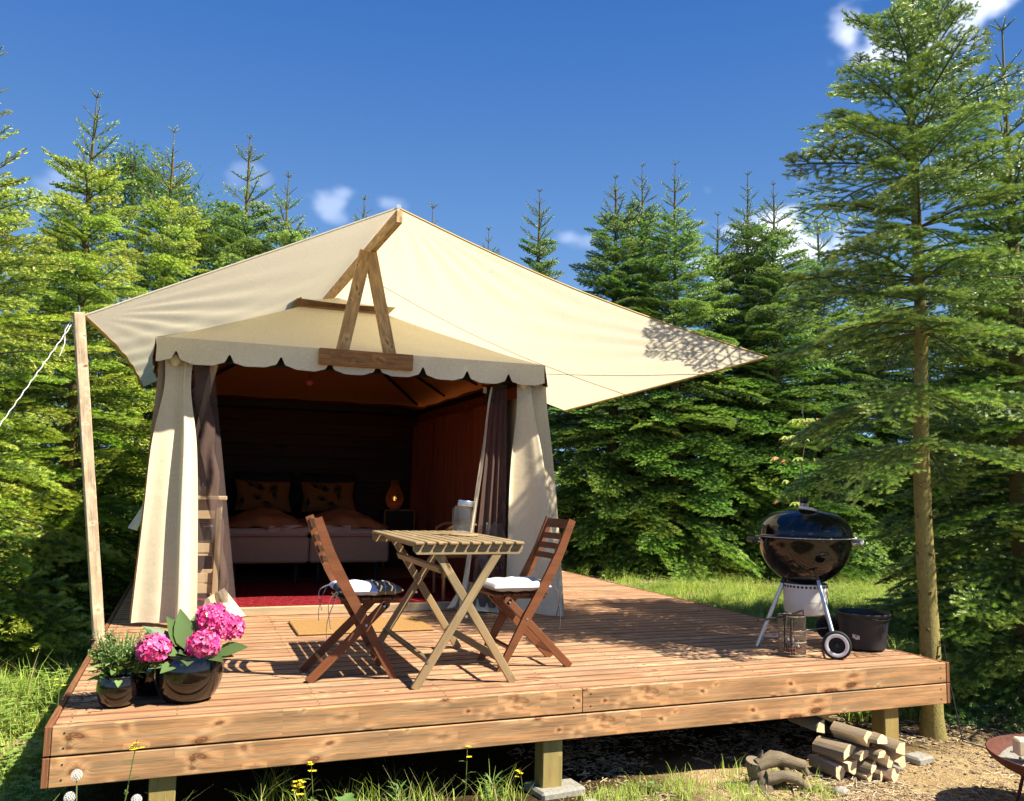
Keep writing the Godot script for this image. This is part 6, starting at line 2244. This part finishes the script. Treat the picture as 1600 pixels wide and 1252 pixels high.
	for k in 7:
		var o := Vector3(br.randf_range(5.7, 7.2), 0.0, br.randf_range(-1.5, -0.25))
		var m := MB.new()
		var a := br.randf() * TAU
		var d := Vector3(cos(a), 0.05, sin(a)) * br.randf_range(0.25, 0.6)
		m.tube([Vector3.ZERO, d * 0.4 + Vector3(0, 0.03, 0.02), d * 0.7 + Vector3(0, 0.05, -0.02), d], [0.008, 0.006, 0.005, 0.003], 6)
		m.tube([d * 0.4 + Vector3(0, 0.03, 0.02), d * 0.6 + Vector3(0.06, 0.10, 0.08)], [0.004, 0.002], 5)
		solo("dead_branch", "dry grey fallen branch on the soil right of the tall fir", "branch", m, M.grey_wood, o + Vector3(0, gh(o.x, o.z) + 0.01, 0), "fallen branches on the soil")

# ---------------------------------------------------------------- flower pots
func pot_mesh(r: float, h: float) -> MB:
	var b := MB.new()
	b.lathe([Vector2(0, 0.002), Vector2(r * 0.60, 0.002), Vector2(r * 0.65, 0.010), Vector2(r * 0.78, h * 0.10), Vector2(r * 0.90, h * 0.25), Vector2(r * 0.98, h * 0.43), Vector2(r, h * 0.58), Vector2(r * 0.975, h * 0.75), Vector2(r * 0.93, h * 0.88), Vector2(r * 0.90, h * 0.93), Vector2(r * 0.90, h * 0.955), Vector2(r * 0.925, h * 0.985), Vector2(r * 0.90, h), Vector2(r * 0.86, h * 0.985), Vector2(r * 0.84, h * 0.90), Vector2(r * 0.82, h * 0.86)], 56)
	return b

func build_pots() -> void:
	var r := RandomNumberGenerator.new()
	r.seed = 31
	var big := thing("large_flower_pot", "large bulbous black glazed pot holding the pink hydrangea", "flower pot", Vector3(0.545, DY, -0.335))
	part(big, "pot_body", pot_mesh(0.164, 0.236), M.pot_glaze)
	var so := MB.new()
	so.lathe([Vector2(0.0, 0.197), Vector2(0.142, 0.192)], 24)
	part(big, "soil", so, M.soil)
	var sm := thing("small_flower_pot", "small black glazed pot in front with a rim band and leafy plant", "flower pot", Vector3(0.232, DY, -0.295))
	part(sm, "pot_body", pot_mesh(0.094, 0.150), M.pot_glaze)
	var so2 := MB.new()
	so2.lathe([Vector2(0.0, 0.130), Vector2(0.080, 0.127)], 24)
	part(sm, "soil", so2, M.soil)
	var md := thing("dark_flower_pot", "plain dark pot half hidden between the two others", "flower pot", Vector3(0.365, DY, -0.50))
	part(md, "pot_body", pot_mesh(0.105, 0.185), M.pot_glaze)
	var so3 := MB.new()
	so3.lathe([Vector2(0.0, 0.160), Vector2(0.088, 0.157)], 24)
	part(md, "soil", so3, M.soil)
	# hydrangea
	var hy := thing("pink_hydrangea", "hydrangea with four round vivid pink flower heads and broad leaves", "plant", Vector3(0.545, DY + 0.195, -0.335))
	var heads := [[Vector3(-0.165, 0.070, 0.095), 0.077], [Vector3(0.058, 0.085, 0.105), 0.076], [Vector3(0.100, 0.190, -0.03), 0.079], [Vector3(0.178, 0.145, 0.00), 0.074]]
	for h in heads:
		var st := MB.new()
		st.tint = Color(0.14, 0.20, 0.06)
		st.tube([Vector3(h[0].x * 0.15, 0, h[0].z * 0.15), h[0] * 0.6 + Vector3(0, 0.02, 0), h[0]], [0.006, 0.005, 0.005], 6)
		part(hy, "stem", st, M.leaves)
		var m := MB.new()
		for k in 190:
			var y := 1.0 - 1.72 * (k + 0.5) / 190.0
			var a := k * 2.39996 + r.randf() * 0.4
			var d := Vector3(cos(a) * sqrt(1.0 - y * y), y * 0.86, sin(a) * sqrt(1.0 - y * y))
			var o: Vector3 = h[0] + d * h[1] * r.randf_range(0.80, 1.06)
			var B := along((d + Vector3(r.randf_range(-0.5, 0.5), r.randf_range(-0.5, 0.5), r.randf_range(-0.5, 0.5))).normalized())
			var g := r.randf_range(0.75, 1.2)
			var tone := r.randf()
			for q in 4:
				var an := TAU * q / 4.0 + k
				var e := B.y * cos(an) + B.z * sin(an)
				broad_leaf(m, o, e + B.x * r.randf_range(0.1, 0.5), B.x, r.randf_range(0.014, 0.019), 0.017, Color(0.80 * g, lerpf(0.04, 0.24, tone * tone) * g, lerpf(0.22, 0.42, tone) * g), 0.12, 0.10)
		part(hy, "flower_head", m, M.petals)
	var lv := [[Vector3(-0.02, 0.02, 0.02), Vector3(-0.10, 1.0, -0.05), 0.20, 0.105], [Vector3(-0.05, 0.02, -0.02), Vector3(-0.75, 0.75, -0.2), 0.20, 0.10], [Vector3(0.0, 0.02, -0.03), Vector3(0.20, 1.0, -0.45), 0.20, 0.10], [Vector3(-0.03, 0.02, 0.04), Vector3(-0.6, 0.4, 0.5), 0.15, 0.08], [Vector3(0.0, 0.01, 0.05), Vector3(-0.25, 0.5, 0.9), 0.12, 0.07], [Vector3(0.06, 0.02, 0.0), Vector3(0.9, 0.1, 0.5), 0.13, 0.08], [Vector3(0.05, 0.02, 0.03), Vector3(0.6, 0.1, 0.85), 0.14, 0.08], [Vector3(0.03, 0.02, -0.05), Vector3(0.6, 0.6, -0.7), 0.18, 0.10], [Vector3(-0.06, 0.01, 0.05), Vector3(-0.8, 0.0, 0.7), 0.12, 0.07], [Vector3(0.0, 0.02, -0.05), Vector3(-0.3, 0.7, -0.9), 0.19, 0.10], [Vector3(-0.02, 0.01, 0.06), Vector3(0.1, 0.15, 1.0), 0.12, 0.07], [Vector3(-0.05, 0.0, 0.07), Vector3(-0.45, 0.0, 0.9), 0.12, 0.06], [Vector3(0.10, 0.02, 0.04), Vector3(0.9, 0.35, 0.3), 0.15, 0.09], [Vector3(-0.03, 0.03, 0.0), Vector3(-0.35, 1.0, 0.15), 0.17, 0.095]]
	for l in lv:
		var m := MB.new()
		var g := r.randf_range(0.85, 1.2)
		var d: Vector3 = l[1].normalized()
		broad_leaf(m, l[0] + d * 0.03, d, (Vector3.UP + Vector3(0.2, 0, 0.75) - d * 0.4).normalized(), l[2], l[3], Color(0.12 * g, 0.20 * g, 0.065 * g), 0.0, 0.10)
		part(hy, "leaf", m, M.leaves)
	# mixed planting in the small pot
	var pl := thing("leafy_pot_plant", "mixed green herb with dark purple flowers in the small pot", "plant", Vector3(0.232, DY + 0.128, -0.295))
	for k in 90:
		var m := MB.new()
		var a := r.randf() * TAU
		var el := r.randf_range(-0.25, 1.1)
		var d := Vector3(cos(a), el, sin(a)).normalized()
		var o := Vector3(cos(a), 0, sin(a)) * r.randf_range(0.02, 0.09) + Vector3(0, r.randf_range(0.0, 0.13), 0)
		var g := r.randf_range(0.8, 1.25)
		broad_leaf(m, o, d, (Vector3.UP * 1.2 - d * 0.3 + Vector3(0.1, 0, 0.4)).normalized(), r.randf_range(0.045, 0.085), r.randf_range(0.022, 0.036), Color(0.19 * g, 0.31 * g, 0.085 * g) if k != 3 else Color(0.55, 0.55, 0.05), 0.1)
		part(pl, "leaf", m, M.leaves)
	var fe := MB.new()
	for k in 210:
		var a := r.randf() * TAU
		var q := r.randf_range(0.0, 0.11)
		var o := Vector3(cos(a) * q + 0.015, 0.03, sin(a) * q - 0.03)
		var e := o + Vector3(cos(a) * 0.05, r.randf_range(0.08, 0.20), sin(a) * 0.05)
		var g := r.randf_range(0.8, 1.25)
		fe.tint = Color(0.16 * g, 0.25 * g, 0.07 * g)
		fe.tube([o, e], [0.0015, 0.001], 3, false)
		for j in 9:
			var b := j * 2.4
			broad_leaf(fe, o.lerp(e, 0.3 + 0.08 * j), Vector3(cos(b), 0.7, sin(b)), Vector3.UP, 0.024, 0.009, Color(0.27 * g, 0.38 * g, 0.13 * g))
	part(pl, "feathery_shoots", fe, M.leaves).set_meta("kind", "stuff")
	for q in [Vector3(0.035, 0.075, 0.085), Vector3(-0.03, 0.17, -0.02), Vector3(-0.13, 0.16, -0.10), Vector3(-0.055, 0.185, -0.06)]:
		var m := MB.new()
		for k in 26:
			var a := k * 2.4
			broad_leaf(m, q, Vector3(cos(a), r.randf_range(0.0, 1.2), sin(a)), Vector3.UP, 0.022, 0.009, Color(0.055, 0.010, 0.022))
		m.tint = Color(0.09, 0.13, 0.04)
		m.tube([q * 0.3, q], [0.002], 4, false)
		part(pl, "purple_flower", m, M.petals)
	var dk := thing("dark_leaf_plant", "low dark-leaved plant in the half-hidden pot", "plant", Vector3(0.365, DY + 0.158, -0.50))
	for k in 14:
		var m := MB.new()
		var a := k * 2.4
		broad_leaf(m, Vector3.ZERO, Vector3(cos(a), r.randf_range(0.3, 1.0), sin(a)), Vector3.UP, 0.09, 0.04, Color(0.06, 0.10, 0.035))
		part(dk, "leaf", m, M.leaves)

# ---------------------------------------------------------------- wood pile, root, fire bowl, stones
func build_under_deck() -> void:
	var e1 := Vector3(0.935, 0, 0.356)
	var P0 := Vector3(4.345, gh(4.3, 0.24) + 0.005, 0.27)
	# each log: centre of its near end (to the right, up), radius, cross-section, turn, length
	var logs := [
		[-0.185, 0.165, 0.062, "half", 0.35, 0.21, "fat half-round log with bark, upper left in the wood pile"],
		[-0.235, 0.040, 0.060, "wedge", 2.2, 0.21, "long split log lowest on the left of the wood pile"],
		[-0.165, 0.075, 0.055, "wedge", 2.5, 0.21, "dark-sided split log under the fat half-round one"],
		[-0.095, 0.145, 0.052, "half", 0.25, 0.21, "half-round log with a domed end in the middle row"],
		[0.008, 0.150, 0.044, "half", -0.05, 0.21, "small half-round log right of the domed one"],
		[0.055, 0.105, 0.045, "wedge", 3.3, 0.21, "flat wedge log under the small half-round one"],
		[0.010, 0.232, 0.058, "half", -0.15, 0.21, "topmost pale half-round log of the pile"],
		[-0.075, 0.240, 0.058, "wedge", 0.3, 0.21, "greyish wedge log left of the topmost one"],
		[0.115, 0.178, 0.056, "wedge", 0.6, 0.21, "wedge log at the upper right against the post"],
		[-0.045, 0.070, 0.050, "wedge", 1.1, 0.21, "upright wedge log in the middle of the bottom row"],
		[-0.068, 0.025, 0.040, "wedge", 4.4, 0.21, "small wedge log on the ground at the pile front"],
		[0.005, 0.030, 0.042, "wedge", 1.9, 0.21, "narrow wedge log on the ground beside the square one"],
		[0.080, 0.042, 0.055, "quarter", 0.75, 0.21, "square split log lowest on the right of the pile"],
		[0.125, 0.105, 0.040, "wedge", 2.9, 0.21, "thin wedge log wedged beside the post"],
		[-0.125, 0.215, 0.055, "wedge", 0.9, 0.21, "shaded wedge log at the back left of the pile top"],
	]
	for k in logs.size():
		var l: Array = logs[k]
		var t := thing("firewood_log", l[6], "log", P0 + e1 * l[0] + Vector3(0, l[1], 0) + (Vector3(-0.05, 0.02, -0.26) if k == 14 else Vector3.ZERO), "split logs stacked under the deck by the right post")
		var ax := Vector3(-0.20 + R(-0.22, 0.16), R(-0.05, 0.10), -0.96).normalized()
		# local z along the axis towards the viewer
		var zz := -ax
		var xx := Vector3.UP.cross(zz).normalized()
		var B := Basis(xx, zz.cross(xx).normalized(), zz) * Basis(Vector3.BACK, l[4])
		var poly := PackedVector2Array()
		var arc := []
		var rad: float = l[2]
		if l[3] == "half":
			for i in 9:
				var a := -0.1 + (PI + 0.1) * i / 8.0
				arc.append(Vector2(cos(a) * 1.08, sin(a) * 0.85 - 0.35) * rad * (1.0 + 0.09 * sin(i * 2.3 + k * 1.7)))
		elif l[3] == "wedge":
			for i in 8:
				var a := 0.5 + 1.9 * i / 7.0
				arc.append(Vector2(cos(a), sin(a) - 0.35) * rad * (1.0 + 0.08 * sin(i * 2.0 + k)))
		else:
			for i in 8:
				var a := -0.15 + 1.8 * i / 7.0
				arc.append(Vector2(cos(a) - 0.3, sin(a) - 0.3) * rad * 1.1)
		for p in arc: poly.append(p)
		if l[3] == "wedge": poly.append(Vector2(R(-0.25, 0.25), -0.95) * rad)
		elif l[3] == "quarter":
			poly.append(Vector2(-0.75, 0.55) * rad)
			poly.append(Vector2(-0.8, -0.75) * rad)
			poly.append(Vector2(0.5, -0.8) * rad)
		if Geometry2D.triangulate_polygon(poly).is_empty(): poly = Geometry2D.convex_hull(PackedVector2Array(arc))
		var b := MB.new()
		b.uvo = Vector2(k * 0.31, k * 0.17)
		b.T = Transform3D(B, -zz * l[5] * 0.5)
		b.prism(poly, l[5])
		part(t, "split_wood", b, M.cut_wood)
		var s := MB.new()
		s.T = Transform3D(B, -zz * l[5] * 0.5)
		var hl: float = l[5] * 0.5 - 0.002
		for i in arc.size() - 1:
			var p: Vector2 = arc[i] * 1.02
			var q: Vector2 = arc[i + 1] * 1.02
			var n0 := Vector3(p.x, p.y + rad * 0.3, 0).normalized()
			s.quad(Vector3(p.x, p.y, -hl), Vector3(q.x, q.y, -hl), Vector3(q.x, q.y, hl), Vector3(p.x, p.y, hl), n0)
		part(t, "bark", s, M.log_bark)
	# weathered root
	var ro := thing("tree_root", "grey weathered root stump with curling arms under the deck front", "root", Vector3(3.66, gh(3.6, 0.15), 0.16))
	var bt := MB.new()
	var body := []
	var br := []
	for k in 9:
		var f := k / 8.0
		body.append(Vector3(-0.09 + 0.02 * sin(f * 5.0), -0.02 + 0.17 * f, 0.02 * cos(f * 4.0)))
		br.append(lerpf(0.062, 0.045, f) * (1.0 + 0.15 * sin(k * 2.7)))
	bt.tube(body, br, 14)
	bt.tube([Vector3(-0.085, 0.13, 0), Vector3(-0.075, 0.18, 0.0), Vector3(-0.07, 0.205, 0.005)], [0.025, 0.014, 0.004], 8)
	part(ro, "stump", bt, M.root_wood)
	for arm in [[[Vector3(-0.10, 0.13, 0.0), Vector3(-0.01, 0.155, 0.01), Vector3(0.08, 0.150, 0.03), Vector3(0.15, 0.125, 0.06), Vector3(0.185, 0.08, 0.07), Vector3(0.17, 0.055, 0.06)], [0.05, 0.052, 0.045, 0.034, 0.024, 0.014]],
		[[Vector3(-0.07, 0.06, 0.03), Vector3(0.02, 0.075, 0.06), Vector3(0.09, 0.06, 0.08), Vector3(0.16, 0.02, 0.10), Vector3(0.23, -0.015, 0.12)], [0.05, 0.040, 0.036, 0.030, 0.016]],
		[[Vector3(-0.12, 0.03, 0.0), Vector3(-0.18, 0.0, 0.03), Vector3(-0.22, -0.02, 0.06)], [0.04, 0.028, 0.015]],
		[[Vector3(0.05, 0.13, -0.02), Vector3(0.10, 0.08, -0.03), Vector3(0.12, 0.0, -0.03)], [0.03, 0.024, 0.018]]]:
		var m := MB.new()
		var pts := []
		var rd := []
		var n: int = arm[0].size()
		for i in (n - 1) * 2 + 1:
			var f := i / 2.0
			var a := mini(int(f), n - 2)
			pts.append((arm[0][a] as Vector3).lerp(arm[0][a + 1], f - a) + Vector3(R(-0.008, 0.008), R(-0.008, 0.008), R(-0.008, 0.008)))
			rd.append(lerpf(arm[1][a], arm[1][a + 1], f - a) * R(0.70, 0.95))
		m.tube(pts, rd, 12)
		part(ro, "root_arm", m, M.root_wood)
	# fire bowl at the lower right corner of the view
	var fb := thing("fire_bowl", "rusty shallow fire bowl on thin legs with ash and charred wood", "fire pit", Vector3(4.86, 0.27, 1.08))
	var bo := MB.new()
	var pr := []
	for k in 13:
		var a := PI * 0.5 * k / 12.0
		pr.append(Vector2(sin(a) * 0.42, -0.135 * pow(cos(a), 1.1)))
	for k in 13:
		var a := PI * 0.5 * (12 - k) / 12.0
		pr.append(Vector2(sin(a) * 0.412, -0.127 * pow(cos(a), 1.1) + 0.002))
	bo.lathe(pr, 56)
	part(fb, "bowl", bo, M.rust)
	for k in 3:
		var a := TAU * k / 3.0 + 2.5
		var m := MB.new()
		m.tube([Vector3(cos(a) * 0.27, -0.09, sin(a) * 0.27), Vector3(cos(a) * 0.33, -0.27 + gh(4.8, 0.9), sin(a) * 0.33)], [0.009], 8)
		part(fb, "leg", m, M.rust)
	var asm := MB.new()
	asm.grid(24, 24, func(s: float, q: float) -> Vector3:
		var a := s * TAU
		var rr := q * 0.372
		return Vector3(cos(a) * rr, -0.052 + 0.012 * sin(rr * 40.0 + a * 3.0) * (1.0 - q) + 0.008 * sin(a * 7.0) * q, sin(a) * rr))
	part(fb, "ash", asm, M.concrete)
	for k in 16:
		var a := R(0, TAU)
		var o := Vector3(cos(a), 0, sin(a)) * R(0.05, 0.28) + Vector3(0, R(-0.035, 0.0), 0)
		var d := Vector3(R(-1, 1), R(-0.1, 0.15), R(-1, 1)).normalized() * R(0.08, 0.16)
		var m := MB.new()
		m.tube([o - d, o + d * 0.2, o + d], [0.009, 0.008, 0.005], 6)
		solo("charred_stick", "charred stick lying in the ash of the fire bowl", "stick", m, M.grey_wood, fb.position, "charred sticks in the fire bowl")
	var lg := MB.new()
	lg.box(Transform3D(Basis(Vector3.UP, -0.5), Vector3(-0.10, 0.028, -0.10)), Vector3(0.30, 0.085, 0.08), 0.008)
	solo("billet", "pale split billet resting on the ash of the fire bowl", "log", lg, M.cut_wood, fb.position)
	# stones on the soil
	var rs := RandomNumberGenerator.new()
	rs.seed = 12
	var st := [[3.98, 0.34, 0.035, "small grey stone on the soil before the wood pile"], [2.52, 0.16, 0.03, "small stone beside the footing of the middle post"], [3.42, 0.42, 0.02, "pebble on the soil in front of the root"], [4.62, 0.10, 0.045, "grey stone against the right footing block"]]
	for s in st:
		var m := MB.new()
		m.ball(Vector3.ZERO, Vector3(s[2] * 1.3, s[2] * 0.7, s[2]), 10, 7)
		for i in m.v.size(): m.v[i] *= 1.0 + 0.12 * sin(m.v[i].x * 160.0 + m.v[i].y * 230.0)
		solo("stone", s[3], "stone", m, M.concrete, Vector3(s[0], gh(s[0], s[1]) + s[2] * 0.25, s[1]), "stones on the soil")
	for k in 6:
		var a := R(0, TAU)
		var x := 3.3 + k * 0.22
		var z := R(0.15, 0.5)
		var m := MB.new()
		var d := Vector3(cos(a), 0.06, sin(a)) * R(0.07, 0.16)
		m.tube([-d, Vector3(0, 0.008, 0), d], [0.004, 0.005, 0.002], 6)
		solo("stick", "short dry stick on the soil before the wood pile", "stick", m, M.grey_wood, Vector3(x, gh(x, z) + 0.008, z), "short sticks on the soil")
